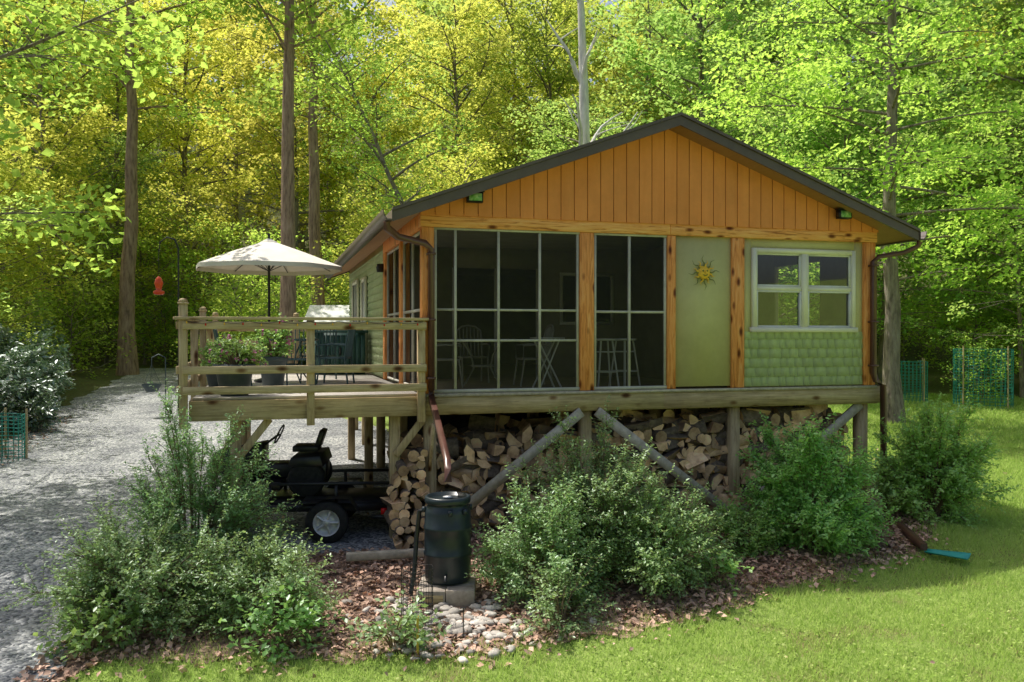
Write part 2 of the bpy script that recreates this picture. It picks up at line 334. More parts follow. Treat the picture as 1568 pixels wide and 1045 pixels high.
def fallen():
    x,y=scatter(26000,-4.6,6.8,7.5,13.5); nn=np.sin(x*2.3+y)*np.sin(y*3.1-x*1.2)
    k=(y>bednear(x)-.45*RS.uniform(0,1,len(x))**4)&(x>dr(y)-.5)&(nn>-.75); x=x[k];y=y[k]
    x2,y2=scatter(220,-4,12,7.5,22); x=np.concatenate([x,x2]);y=np.concatenate([y,y2])
    x3,y3=scatter(3500,-13,-8,13,30); k=np.abs(x3-dl(y3))<.8; x=np.concatenate([x,x3[k]]);y=np.concatenate([y,y3[k]])
    n=len(x); C=np.stack([x,y,tz(x,y)+RS.uniform(.02,.06,n)],1); N=RS.normal(size=(n,3))*.45+np.array([0,0,1])
    V,F=leaves(C,N,RS.uniform(.04,.105,n),.62,.15); mk('fallen_leaves',[(V,F,0)],['deadleaf'])
fallen()
# ---------------------------------------------------------------- house
HL=(-1.21,11.7); A=math.atan2(.276,.961)
def W(u,v,z=0): return (HL[0]+u*math.cos(A)-v*math.sin(A),HL[1]+u*math.sin(A)+v*math.cos(A),z)
house=empty('cabin_house',(HL[0],HL[1],0),A)
FL=2.0; WT=7.3; LEN=11.0
def rz(u,top=5.86): return top-.37*abs(u-3.65)
b=MB(['infloor','inwall','dark','pt_h','pt_v','white','glass'])
b.box(.02,7.28,.06,LEN-.02,1.9,FL,'infloor')
b.box(.12,7.18,.12,LEN-.1,4.42,4.46,'inwall')
b.box(7.2,7.28,.06,1.2,FL,4.42,'inwall'); b.box(7.2,7.28,2.6,LEN-.1,FL,4.42,'inwall'); b.box(7.2,7.28,1.2,2.6,FL,2.9,'inwall'); b.box(7.2,7.28,1.2,2.6,4.1,4.42,'inwall')
b.box(4.8,4.88,.12,3.8,FL,4.42,'inwall')
b.box(.1,1.2,3.8,3.88,FL,4.42,'inwall'); b.box(2.9,7.2,3.8,3.88,FL,4.42,'inwall'); b.box(1.2,2.9,3.8,3.88,4.05,4.42,'inwall')
b.box(1.2,1.28,3.76,3.8,FL,4.05,'white'); b.box(2.0,2.08,3.76,3.8,FL,4.05,'white'); b.box(2.82,2.9,3.76,3.8,FL,4.05,'white')
b.box(3.3,4.4,3.77,3.798,3.0,3.06,'white'); b.box(3.3,4.4,3.77,3.798,3.94,4.0,'white'); b.box(3.3,3.36,3.77,3.798,3.06,3.94,'white'); b.box(4.34,4.4,3.77,3.798,3.06,3.94,'white'); b.box(3.82,3.88,3.77,3.798,3.06,3.94,'white'); b.box(3.36,4.34,3.785,3.797,3.06,3.94,'dark')
b.box(.1,7.2,LEN-.1,LEN-.02,FL,4.42,'inwall')
b.build('interior_walls',house)
b=MB(['green'])
b.box(3.80,4.737,-.01,.08,2.03,4.295,'green')
b.box(4.96,5.10,0,.08,2.0,4.295,'green'); b.box(6.96,7.12,0,.08,2.0,4.295,'green')
b.box(5.10,6.96,0,.08,2.0,2.89,'green'); b.box(5.10,6.96,0,.08,4.14,4.295,'green')
b.box(0,.08,4.0,LEN,2.0,4.5,'green')
b.box(7.283,7.3,.0,1.2,2.0,4.5,'green'); b.box(7.283,7.3,2.6,LEN,2.0,4.5,'green'); b.box(7.283,7.3,1.2,2.6,2.0,2.9,'green'); b.box(7.283,7.3,1.2,2.6,4.1,4.5,'green')
b.box(0.081,7.28,LEN-.018,LEN,2.0,4.5,'green')
b.build('green_walls',house)
sh=MB(['shingle'])
rnd=random.Random(3)
def shingles_front(u0,u1,z0,z1,rh=.146):
    z=z0
    while z<z1-.02:
        u=u0-rnd.uniform(0,.15) ; zt=min(z+rh,z1)
        while u<u1:
            w=rnd.uniform(.10,.22); a=max(u,u0);c=min(u+w-.004,u1)
            if c-a>.01:
                zb=z-.006+rnd.uniform(-.001,.001)
                sh.raw([(a,-.026,zb),(c,-.026,zb),(c,-.008,zt),(a,-.008,zt),(a,0,zb),(c,0,zb),(c,0,zt),(a,0,zt)],[(0,1,2,3),(0,4,5,1),(0,3,7,4),(1,5,6,2)],'shingle')
            u+=w
        z+=rh
def shingles_side(v0,v1,z0,z1,rh=.146):
    z=z0
    while z<z1-.02:
        v=v0-rnd.uniform(0,.15); zt=min(z+rh,z1)
        while v<v1:
            w=rnd.uniform(.12,.24); a=max(v,v0);c=min(v+w-.006,v1)
            if c-a>.01:
                zb=z+rnd.uniform(-.004,.0)
                sh.raw([(-.034,a,zb),(-.034,c,zb),(-.008,c,zt),(-.008,a,zt),(0,a,zb),(0,c,zb),(0,c,zt),(0,a,zt)],[(3,2,1,0),(1,5,4,0),(4,7,3,0),(2,6,5,1)],'shingle')
            v+=w
        z+=rh
shingles_front(4.965,7.115,2.02,2.86)
shingles_side(4.0,LEN,2.02,4.4)
sh.build('shingle_siding',house)
b=MB(['orange_v','orange_h'])
b.box(-.04,.13,-.045,.12,2.0,4.29,'orange_v'); b.box(2.27,2.49,-.045,.1,2.0,4.29,'orange_v'); b.box(3.66,3.797,-.045,.1,2.0,4.29,'orange_v')
b.box(4.74,4.957,-.045,.1,2.0,4.29,'orange_v'); b.box(7.123,7.34,-.045,.12,2.0,4.29,'orange_v')
for v0,v1 in((1.85,2.03),(3.75,3.98)): b.box(-.05,.1,v0,v1,2.0,4.29,'orange_v')
b.box(-.05,.1,.125,3.98,4.293,4.5,'orange_v')
b.box(-.06,3.70,-.06,.12,4.295,4.495,'orange_h'); b.box(3.704,7.36,-.06,.12,4.295,4.495,'orange_h')
b.build('timber_posts_and_beam',house,bevel=.006)
g=MB(['gable','groove','brown','soffit','roof'])
g.prism([(0.0,4.50),(7.3,4.50),(7.3,rz(7.3)),(3.65,rz(3.65)),(0,rz(0))],.0,.05,'groove')
u=-.06
while u<7.36:
    a=u;c=min(u+.190,7.36)
    za,zc=rz(a)-.002,rz(c)-.002
    if a<3.65<c: g.prism([(a,4.455),(c,4.455),(c,zc),(3.65,rz(3.65)-.002),(a,za)],-.085,-.06,'gable')
    else: g.prism([(a,4.455),(c,4.455),(c,zc),(a,za)],-.085,-.06,'gable')
    u+=.203
g.prism([(0,4.5),(7.3,4.5),(7.3,rz(7.3)-.003),(3.65,rz(3.65)-.003),(0,rz(0)-.003)],-.075,-.005,'groove')
g.prism([(0,4.5),(7.3,4.5),(7.3,rz(7.3)),(3.65,rz(3.65)),(0,rz(0))],LEN-.05,LEN+.01,'gable')
g.build('gable_siding',house)
g=MB(['brown','soffit','roof'])
e0=-.5;e1=7.8
for s_ in(0,1):
    a=(e0 if s_==0 else e1)
    g.prism([(a,rz(a)+.02),(3.65,rz(3.65)+.02),(3.65,rz(3.65)+.13),(a,rz(a)+.13)][::1],-.45,LEN+.4,'roof')
    g.prism([(a,rz(a)),(3.65,rz(3.65)),(3.65,rz(3.65)+.018),(a,rz(a)+.018)],-.45,LEN+.4,'soffit')
    g.prism([(a,rz(a)-.03),(3.65,rz(3.65)-.03),(3.65,rz(3.65)+.105),(a,rz(a)+.105)],-.48,-.452,'brown')
    g.prism([(a,rz(a)+.107),(3.65,rz(3.65)+.107),(3.65,rz(3.65)+.15),(a,rz(a)+.15)],-.51,-.40,'brown')
    g.prism([(a,rz(a)-.03),(3.65,rz(3.65)-.03),(3.65,rz(3.65)+.12),(a,rz(a)+.12)],LEN+.402,LEN+.43,'brown')
g.build('roof',house)
def gutter(a,sgn,name):
    q=MB(['brown']); z=rz(e0)
    prof=[(a,z+.12),(a,z-.02),(a+sgn*.08,z-.02),(a+sgn*.115,z+.04),(a+sgn*.13,z+.12),(a+sgn*.12,z+.12),(a+sgn*.10,z+.04),(a+sgn*.07,z),(a+sgn*.01,z),(a+sgn*.01,z+.12)]
    q.prism(prof,-.5,LEN+.4,'brown'); q.build(name,house)
gutter(e0-.002,-1,'gutter_left'); gutter(e1+.002,1,'gutter_right')
d=MB(['spout'])
d.tube([(-.57,-.38,4.3),(-.56,-.36,4.22),(-.40,-.25,4.12),(-.02,-.13,4.06),(.075,-.12,3.98),(.075,-.12,2.06),(.07,-.16,1.95),(-.02,-1.66,1.30),(-.04,-1.78,1.22),(-.04,-1.8,1.08)],.055,'spout',n=4)
for z in (3.9,3.0,2.2): d.box(.02,.13,-.18,-.05,z,z+.03,'spout')
d.build('downspout_left',house)
d=MB(['spout'])
d.tube([(7.9,-.38,4.3),(7.88,-.36,4.22),(7.7,-.25,4.12),(7.32,-.13,4.06),(7.24,-.12,3.98),(7.24,-.12,2.2),(7.28,-.13,2.08),(7.42,-.13,2.0),(7.44,-.13,.25),(7.4,-.2,.12),(7.1,-.6,.06)],.05,'spout',n=4)
for z in (3.9,3.0,2.3): d.box(7.19,7.30,-.18,-.05,z,z+.03,'spout')
d.build('downspout_right',house)
b=MB(['alum','screen'])
def vbar(u,z0,z1,w=.034): b.box(u-w/2,u+w/2,-.02,.03,z0,z1,'alum')
for u in(.155,.436,1.058,1.668,2.245): vbar(u,2.05,4.27)
for z in(2.73,3.16): b.box(.17,2.23,-.015,.025,z-.016,z+.016,'alum')
for z0,z1 in((2.0,2.05),(4.265,4.294)): b.box(.13,2.27,-.03,.03,z0,z1,'alum')
for u in(2.515,3.056,3.635): vbar(u,2.05,4.27)
b.box(2.53,3.62,-.015,.025,3.13,3.165,'alum')
for z0,z1 in((2.0,2.05),(4.265,4.294)): b.box(2.49,3.66,-.03,.03,z0,z1,'alum')
b.raw([(.13,.006,2.04),(2.27,.006,2.04),(2.27,.006,4.28),(.13,.006,4.28)],[(0,1,2,3)],'screen')
b.raw([(2.49,.006,2.04),(3.66,.006,2.04),(3.66,.006,4.28),(2.49,.006,4.28)],[(0,1,2,3)],'screen')
for v0,v1 in((.125,1.85),(2.03,3.75)):
    b.raw([(.02,v0,2.04),(.02,v1,2.04),(.02,v1,4.28),(.02,v0,4.28)],[(0,1,2,3)],'screen')
    for v in(v0+.02,(v0+v1)/2,v1-.02): b.box(-.01,.03,v-.02,v+.02,2.02,4.28,'alum')
    for z in(2.04,3.16,4.26): b.box(-.006,.026,v0,v1,z-.02,z+.02,'alum')
b.build('porch_screens',house)
w=MB(['trimcream','glass','green','white'])
U0,U1,Z0,Z1=5.10,6.96,2.87,4.15
w.box(U0,U0+.07,-.05,.04,Z0,Z1,'trimcream'); w.box(U1-.07,U1,-.05,.04,Z0,Z1,'trimcream')
w.box(U0+.07,U1-.07,-.05,.04,Z1-.07,Z1,'trimcream'); w.box(U0-.03,U1+.03,-.07,.04,Z0-.02,Z0+.055,'trimcream')
mid=(U0+U1)/2; w.box(mid-.055,mid+.055,-.045,.04,Z0+.055,Z1-.07,'trimcream')
for a,c in((U0+.07,mid-.055),(mid+.055,U1-.07)):
    w.box(a,c,-.035,.03,3.50,3.56,'trimcream')
    for z0,z1,y in((Z0+.055,3.50,-.03),(3.56,Z1-.07,-.015)):
        w.box(a,a+.03,y,.03,z0,z1,'white'); w.box(c-.03,c,y,.03,z0,z1,'white'); w.box(a+.03,c-.03,y,.03,z1-.03,z1,'white'); w.box(a+.03,c-.03,y,.03,z0,z0+.03,'white')
    w.raw([(a,.012,Z0+.05),(c,.012,Z0+.05),(c,.012,Z1-.07),(a,.012,Z1-.07)],[(0,1,2,3)],'glass')
w.build('double_hung_window',house)
w=MB(['trimcream','black','white'])
for v0,v1,z0,z1 in((6.7,7.5,2.02,4.05),(8.3,9.6,2.9,4.1)):
    w.box(-.09,-.04,v0,v0+.09,z0,z1,'trimcream');w.box(-.09,-.04,v1-.09,v1,z0,z1,'trimcream');w.box(-.09,-.04,v0+.09,v1-.09,z1-.09,z1,'trimcream');w.box(-.09,-.04,v0+.09,v1-.09,z0,z0+.08,'trimcream')
    w.box(-.06,-.038,v0+.09,v1-.09,z0+.08,z1-.09,'black'); w.box(-.08,-.04,(v0+v1)/2-.03,(v0+v1)/2+.03,z0+.08,z1-.09,'white')
w.build('side_window_and_door',house)
b=MB(['pt_h','pt_v','grey_wood','dark','block'])
b.box(-.02,3.60,-.055,-.005,1.715,1.985,'pt_h'); b.box(3.604,7.42,-.055,-.005,1.715,1.985,'pt_h'); b.box(-.02,7.42,.0,.05,1.70,1.95,'pt_h')
b.box(.0,7.35,-.075,-.057,1.955,1.998,'grey_wood') 
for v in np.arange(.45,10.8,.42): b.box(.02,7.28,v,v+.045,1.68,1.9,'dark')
for u in(.02,2.33,4.78,7.12):
    for v in(.06,2.6,5.4,8.2,10.7): b.box(u,u+.16,v,v+.16,-.1,1.70,'pt_v')
def br(u0,z0,u1,z1,v=-.035): b.beam((u0,v,z0),(u1,v,z1),.045,.14,'grey_wood')
br(2.28,1.70,.55,.40,-.08); br(2.52,1.70,4.78,.02,-.08); br(7.12,1.70,4.95,.08,.03)
b.beam((.07,0,.95),(.07,-.3,1.6),.04,.1,'pt_v')
b.box(0.2,7.2,4.0,4.1,-.3,1.9,'dark')  # near-black wall added as dark backdrop; stops light spilling under the floor
b.build('floor_framing_and_posts',house)
for k,u in enumerate((.67,6.63)):
    f=MB(['black','lens','brown'])
    f.box(-.06,.06,-.02,0,-.05,.09,'brown'); f.box(-.11,.11,-.15,-.05,-.07,.07,'black'); f.box(-.09,.09,-.158,-.151,-.05,.05,'lens'); f.beam((0,-.02,.02),(0,-.06,0),.05,.05,'black')
    f.box(-.125,.125,-.17,-.05,.071,.083,'black')
    f.build('floodlight_%d'%(k+1),house,loc=(u,-.087,4.70))
f=MB(['black']); f.box(-.16,-.03,3.9,4.0,3.95,4.1,'black'); f.lathe((-.12,3.95,4.0),[(0.0,-.03),(.05,-.03),(.06,.05),(0,.06)],'black',10); f.build('wall_lamp',house)
s=MB(['yellow','verdigris'])
s.lathe((0,0,0),[(0,-.055),(.05,-.05),(.085,-.03),(.105,-.004),(.105,0)],'yellow',28,'y')
for k in range(16):
    t=2*math.pi*k/16+.1; L=.27 if k%2==0 else .20; wv=.024
    P=[];
    for q in range(7):
        r=.095+(L-.095)*q/6; off=.016*math.sin(q*1.3)*(1 if k%2 else -1); P.append((r*math.cos(t)-off*math.sin(t),-.012,r*math.sin(t)+off*math.cos(t)))
    s.tube(P,[wv*.75*(1-q/6.2) if k%2 else wv*.55*(1-q/6.4) for q in range(7)],'verdigris' if k%2==0 else 'yellow',5)
s.tube([(-.035,-.055,-.035),(0,-.062,-.05),(.035,-.055,-.035)],.007,'verdigris',5)
for x in(-.035,.035): s.lathe((x,-.052,.025),[(0,-.012),(.012,-.006),(.014,0)],'verdigris',10,'y')
s.tube([(0,-.055,.03),(0,-.07,-.01)],.01,'yellow',6)
sun_o=s.build('sun_wall_ornament',None,loc=W(4.27,-.025,3.75),rotz=A,smooth=True)
# ---------------------------------------------------------------- deck
deck=empty('wooden_deck',(HL[0],HL[1],0),A)
b=MB(['deck'])
v=0.0
while v<6.7: b.box(-3.0,-.06,v+.004,v+.138,1.965,2.0,'deck'); v+=.144
b.build('deck_boards',deck)
b=MB(['pt_h','pt_v','deck','brown'])
b.box(-3.04,.0,-.045,-.003,1.70,1.962,'pt_h'); b.box(-3.045,-3.003,0,6.75,1.70,1.962,'pt_v'); b.box(-3.0,-.05,6.72,6.76,1.70,1.962,'pt_h')
for vv in np.arange(.4,6.6,.42): b.box(-3.0,-.06,vv,vv+.04,1.74,1.96,'pt_h')
for u in(-2.55,-.45):
    for vv in(.15,3.3,6.5): b.box(u,u+.14,vv,vv+.14,-.1,1.74,'pt_v')
for u0 in(-2.5,-.4): b.beam((u0+.02,.1,1.15),(u0+.45,.1,1.7),.04,.1,'pt_v')
def post(u,v,z1=3.2,cap=True):
    b.box(u-.05,u+.05,v-.05,v+.05,1.62,z1,'pt_v')
    if cap:
        b.box(u-.065,u+.065,v-.065,v+.065,z1,z1+.02,'pt_v'); b.lathe((u,v,z1+.02),[(.05,0),(.058,.02),(.04,.045),(0,.055)],'pt_v',12)
post(-3.10,-.10); post(-3.10,3.3); post(-3.10,6.75); post(-1.53,-.10,3.0,False); post(-.06,-.10,3.0,False); post(-1.5,6.82); post(-3.1,1.6,3.0,False); post(-3.1,5.0,3.0,False)
b.box(-3.2,.03,-.20,-.02,3.003,3.04,'pt_h')
for z in(2.93,2.36,2.10): b.box(-3.1,.0,-.19,-.152,z-.05,z+.05,'pt_h')
b.box(-3.23,-3.05,-.02,6.8,3.003,3.04,'pt_v')
for z in(2.93,2.36,2.10): b.box(-3.19,-3.152,-.1,6.8,z-.05,z+.05,'pt_v')
b.box(-3.1,-.1,6.80,6.93,3.003,3.04,'pt_h')
for z in(2.93,2.64,2.36,2.10): b.box(-3.1,-.1,6.87,6.9,z-.05,z+.05,'pt_h')
b.build('deck_frame_and_railing',deck,bevel=.004)
c=MB(['black','redlight','yellow']); pts=[]
for k in range(41):
    u=-3.05+k*.075; pts.append((u,-.205,2.985-.03*abs(math.sin(k*math.pi/5))))
c.tube(pts,.004,'black',4)
for k in range(0,41,3): c.lathe((pts[k][0],pts[k][1],pts[k][2]-.035),[(0,0),(.010,.008),(.009,.022),(.004,.035)],'redlight' if k%2 else 'yellow',8)
c.build('string_lights',loc=(HL[0],HL[1],0),rotz=A)
c=MB(['shedgreen','black']); 
c.box(-1.15,-.15,6.0,6.6,2.0,2.85,'shedgreen')
for k in range(10): c.box(-1.15+k*.1+.006,-1.15+k*.1+.094,5.985,5.999,2.03,2.8,'shedgreen')
c.box(-1.2,-.1,5.95,6.65,2.851,2.9,'shedgreen'); c.box(-.68,-.64,5.96,5.984,2.4,2.55,'black')
c.build('deck_storage_cabinet',loc=(HL[0],HL[1],0),rotz=A)
um=empty('patio_umbrella',W(-2.05,3.6,2.0))
c=MB(['canvas','black','alum']); n=8; R=1.25
V=[(0,0,2.44)]; 
for i_ in range(n*4):
    t=2*math.pi*i_/(n*4); fr=(i_%4); sag={0:0,1:.035,2:.05,3:.035}[fr]; rr={0:1,1:.955,2:.94,3:.955}[fr]
    V.append((R*.5*rr*math.cos(t),R*.5*rr*math.sin(t),2.22-sag*.3))
for i_ in range(n*4):
    t=2*math.pi*i_/(n*4); fr=(i_%4); rr={0:1,1:.95,2:.93,3:.95}[fr]
    V.append((R*rr*math.cos(t),R*rr*math.sin(t),1.98))
for i_ in range(n*4):
    t=2*math.pi*i_/(n*4); fr=(i_%4); rr={0:1,1:.95,2:.93,3:.95}[fr]
    V.append((R*rr*math.cos(t)*1.003,R*rr*math.sin(t)*1.003,1.91))
N4=n*4
c.raw(V,[(0,1+j,1+(j+1)%N4) for j in range(N4)],'canvas')
c.raw(V,[(1+j,1+N4+j,1+N4+(j+1)%N4,1+(j+1)%N4) for j in range(N4)],'canvas')
c.raw(V,[(1+N4+j,1+2*N4+j,1+2*N4+(j+1)%N4,1+N4+(j+1)%N4) for j in range(N4)],'canvas')
c.lathe((0,0,2.36),[(.17,-.01),(.14,.04),(.03,.10),(0,.10)],'canvas',16)
c.build('canopy',um)
c=MB(['black'])
c.tube([(0,0,0),(0,0,2.5)],.022,'black',10); c.lathe((0,0,2.5),[(.02,0),(.03,.03),(0,.07)],'black',10)
for k in range(8):
    t=2*math.pi*k/8; c.tube([(0,0,2.40),(R*.98*math.cos(t),R*.98*math.sin(t),1.965)],.008,'black',4); c.tube([(0,0,1.9),(R*.5*math.cos(t),R*.5*math.sin(t),2.18)],.007,'black',4)
c.lathe((0,0,0),[(0,0),(.25,0),(.25,.04),(.05,.09),(.03,.3),(0,.3)],'black',20)
c.build('pole_and_ribs',um)
def table(loc,rot=0,m='chair'):
    c=MB([m]); c.lathe((0,0,.72),[(0,-.01),(.48,-.01),(.5,0),(.5,.02),(.48,.025),(0,.025)],m,28)
    for k in range(4):
        t=math.pi/4+k*math.pi/2; x,y=math.cos(t),math.sin(t)
        c.tube([(x*.42,y*.42,.70),(x*.25,y*.25,.5),(x*.18,y*.18,.3),(x*.40,y*.40,.02)],.014,m,6)
    c.lathe((0,0,.3),[(.17,0),(.19,.01),(.19,.025),(.17,.03)],m,20)
    return c.build('patio_table' if m=='chair' else 'porch_table',loc=loc,rotz=rot)
def chair(loc,rot,name='patio_chair',m='chair'):
    c=MB([m])
    for x in np.linspace(-.2,.2,7): c.box(x-.022,x+.022,-.2,.2,.43,.445,m)
    c.tube([(-.22,-.2,.43),(.22,-.2,.43),(.22,.2,.43),(-.22,.2,.43),(-.22,-.2,.43)],.013,m,6)
    for x in(-.22,.22):
        c.tube([(x,-.2,.43),(x,-.26,.01)],.014,m,6); c.tube([(x*1.0,.25,.01),(x,.2,.43),(x,.23,.7),(x*.95,.27,.88)],.015,m,6)
        c.tube([(x,-.22,.43),(x*1.1,-.22,.64),(x*1.1,0,.66),(x,.22,.64)],.014,m,6)
    c.tube([(-.21,.27,.88),(-.12,.285,.95),(0,.29,.97),(.12,.285,.95),(.21,.27,.88)],.015,m,6)
    for x in np.linspace(-.16,.16,6): c.tube([(x,.205,.45),(x,.28,.95-abs(x)*.3)],.009,m,5)
    return c.build(name,loc=loc,rotz=rot)
table(W(-1.75,3.0,2.0)); chair(W(-1.0,2.6,2.0),A-1.9); chair(W(-2.6,2.5,2.0),A+1.7); chair(W(-1.2,3.9,2.0),A-.5); chair(W(-1.6,2.0,2.0),A+3.0)
# ---------------------------------------------------------------- vegetation generators
def shrubmesh(name,seed,rx,ry,h,nstem,nshoot,lps,leaf,ratio,lm,shl=(.18,.42),mats2='twig',low=.0,droop=.0,flower=None):
    r=np.random.RandomState(seed)
    ph=r.uniform(0,2*np.pi,nstem); cz=r.uniform(low,1,nstem); sr=np.sqrt(1-cz**2*.96)
    rr=r.uniform(.62,1.08,nstem)*(1+.13*np.sin(ph*3+seed))
    tip=np.stack([rx*sr*np.cos(ph)*rr,ry*sr*np.sin(ph)*rr,h*(.12+.88*cz)*rr],1)
    base=np.stack([np.cos(ph)*.12*rx,np.sin(ph)*.12*ry,np.zeros(nstem)],1)*r.uniform(.1,1,(nstem,1))
    mid=(base+tip)*.5; mid[:,2]=tip[:,2]*.72+.05; mid[:,:2]*=.75
    ts=np.linspace(0,1,6); pts=[((1-t)**2)*base+2*t*(1-t)*mid+t*t*tip for t in ts]
    P0=np.concatenate(pts[:-1]);P1=np.concatenate(pts[1:]); rad=np.repeat(np.linspace(.014,.003,6)[:-1],nstem);rad1=np.repeat(np.linspace(.014,.003,6)[1:],nstem)
    parts=[(*tubes(P0,P1,rad,rad1,4),0)]
    k=r.randint(0,nstem,nshoot); t=(r.uniform(.3,1,nshoot)**.75)[:,None]
    S=((1-t)**2)*base[k]+2*t*(1-t)*mid[k]+t*t*tip[k]
    out=S.copy(); out[:,2]-=h*.35; out/=np.linalg.norm(out,axis=1,keepdims=True)+1e-6
    D=out*.8+r.normal(size=(nshoot,3))*.55+np.array([0,0,.35-droop]); D/=np.linalg.norm(D,axis=1,keepdims=True)
    Ls=r.uniform(shl[0],shl[1],nshoot)[:,None]
    E=S+D*Ls; E[:,2]=np.maximum(E[:,2],.03)
    parts.append((*tubes(S,E,.0035,.0012,3),0))
    q=np.tile(np.linspace(.08,1,lps),nshoot)[:,None]; S2=np.repeat(S,lps,0);E2=np.repeat(E,lps,0);D2=np.repeat(D,lps,0)
    side=r.normal(size=S2.shape); side-=(side*D2).sum(1,keepdims=True)*D2; side/=np.linalg.norm(side,axis=1,keepdims=True)
    sz=leaf*r.uniform(.65,1.25,len(S2))
    T=side+D2*.7; T/=np.linalg.norm(T,axis=1,keepdims=True)
    C=S2+(E2-S2)*q+T*sz[:,None]*.55
    C[:,2]=np.maximum(C[:,2],.02)
    N=r.normal(size=C.shape)*.5+np.array([0,0,.9])+D2*.2
    V,F=leaves(C,N,sz,ratio,.08,T); parts.append((V,F,1))
    mats=[mats2,lm]
    if flower:
        kk=r.choice(len(E),len(E)//4); Cf=np.repeat(E[kk],5,0)+r.normal(size=(len(kk)*5,3))*.012
        V,F=leaves(Cf,r.normal(size=Cf.shape)+np.array([0,0,1]),np.full(len(Cf),.045),.9,.1); parts.append((V,F,2)); mats.append(flower)
    me=mk(name,parts,mats); return me
def place(ob,x,y,z=None,rot=0,sc=1):
    ob.location=(x,y,float(tz(x,y)) if z is None else z); ob.rotation_euler=(0,0,rot); ob.scale=(sc,sc,sc) if not hasattr(sc,'__len__') else sc; return ob
place(shrubmesh('spirea_bush',1,1.05,.85,1.85,80,1700,18,.047,.45,'leafS'),-3.78,10.1)
place(shrubmesh('spirea_bush',2,.98,.7,1.2,65,1400,18,.047,.45,'leafS'),-4.0,9.1)
place(shrubmesh('spirea_bush',3,.78,.6,.78,60,1000,18,.047,.45,'leafS'),-2.65,9.1)
place(shrubmesh('spirea_bush',4,.95,.8,1.6,80,1800,18,.05,.45,'leafS'),1.05,10.5)
place(shrubmesh('spirea_bush',5,.72,.65,1.1,55,1100,18,.05,.45,'leafS'),.40,9.8)
place(shrubmesh('spirea_bush',6,.78,.65,1.2,55,1100,18,.05,.45,'leafS'),1.75,10.15)
place(shrubmesh('rounded_shrub',7,.9,.8,1.5,75,1800,18,.062,.5,'leafS2'),4.1,11.5)
place(shrubmesh('rounded_shrub',8,.85,.75,1.6,75,1500,18,.062,.5,'leafS2'),6.4,12.9)
place(shrubmesh('rounded_shrub',9,.5,.45,.5,30,300,16,.055,.5,'leafS2'),3.0,11.3)
place(shrubmesh('weed_clump',10,.35,.3,.4,14,70,10,.08,.6,'leafS2'),-2.3,8.5)
place(shrubmesh('weed_clump',12,.3,.3,.4,14,60,10,.07,.6,'leafS'),-1.2,8.55)
place(shrubmesh('weed_clump',13,.4,.4,.5,18,120,12,.05,.5,'leafS'),.5,9.0)
place(shrubmesh('weed_clump',14,.35,.3,.4,14,70,10,.08,.6,'leafS2'),-4.2,8.5)
place(shrubmesh('weed_clump',15,.3,.3,.35,12,60,10,.07,.6,'leafS2'),2.4,10.0)
def planter(u,v,seed,hh=.45,r=.28,fl='flower',lm='leafS2',fh=.42):
    e=empty('flower_planter',W(u,v,2.0)); c=MB(['pot','soil'])
    c.lathe((0,0,0),[(0,0),(r*.68,0),(r*.95,hh*.86),(r*1.06,hh*.87),(r*1.06,hh),(r*.95,hh),(r*.92,hh*.9)],'pot',28); c.lathe((0,0,hh*.9),[(0,.01),(r*.93,0)],'soil',20)
    c.build('pot',e,smooth=False)
    s_=shrubmesh('foliage',seed,r*1.2,r*1.2,fh,30,170,10,.055,.6,lm,(.1,.2),flower=fl); s_.parent=e; s_.location=(0,0,hh*.9)
planter(-2.5,.33,31,.42,.26,'flower','leafS2',.4); planter(-2.8,1.9,32,.30,.18,None,'leafS2',.5); planter(-2.0,1.1,33,.5,.2,'flower','leafS2',.55)
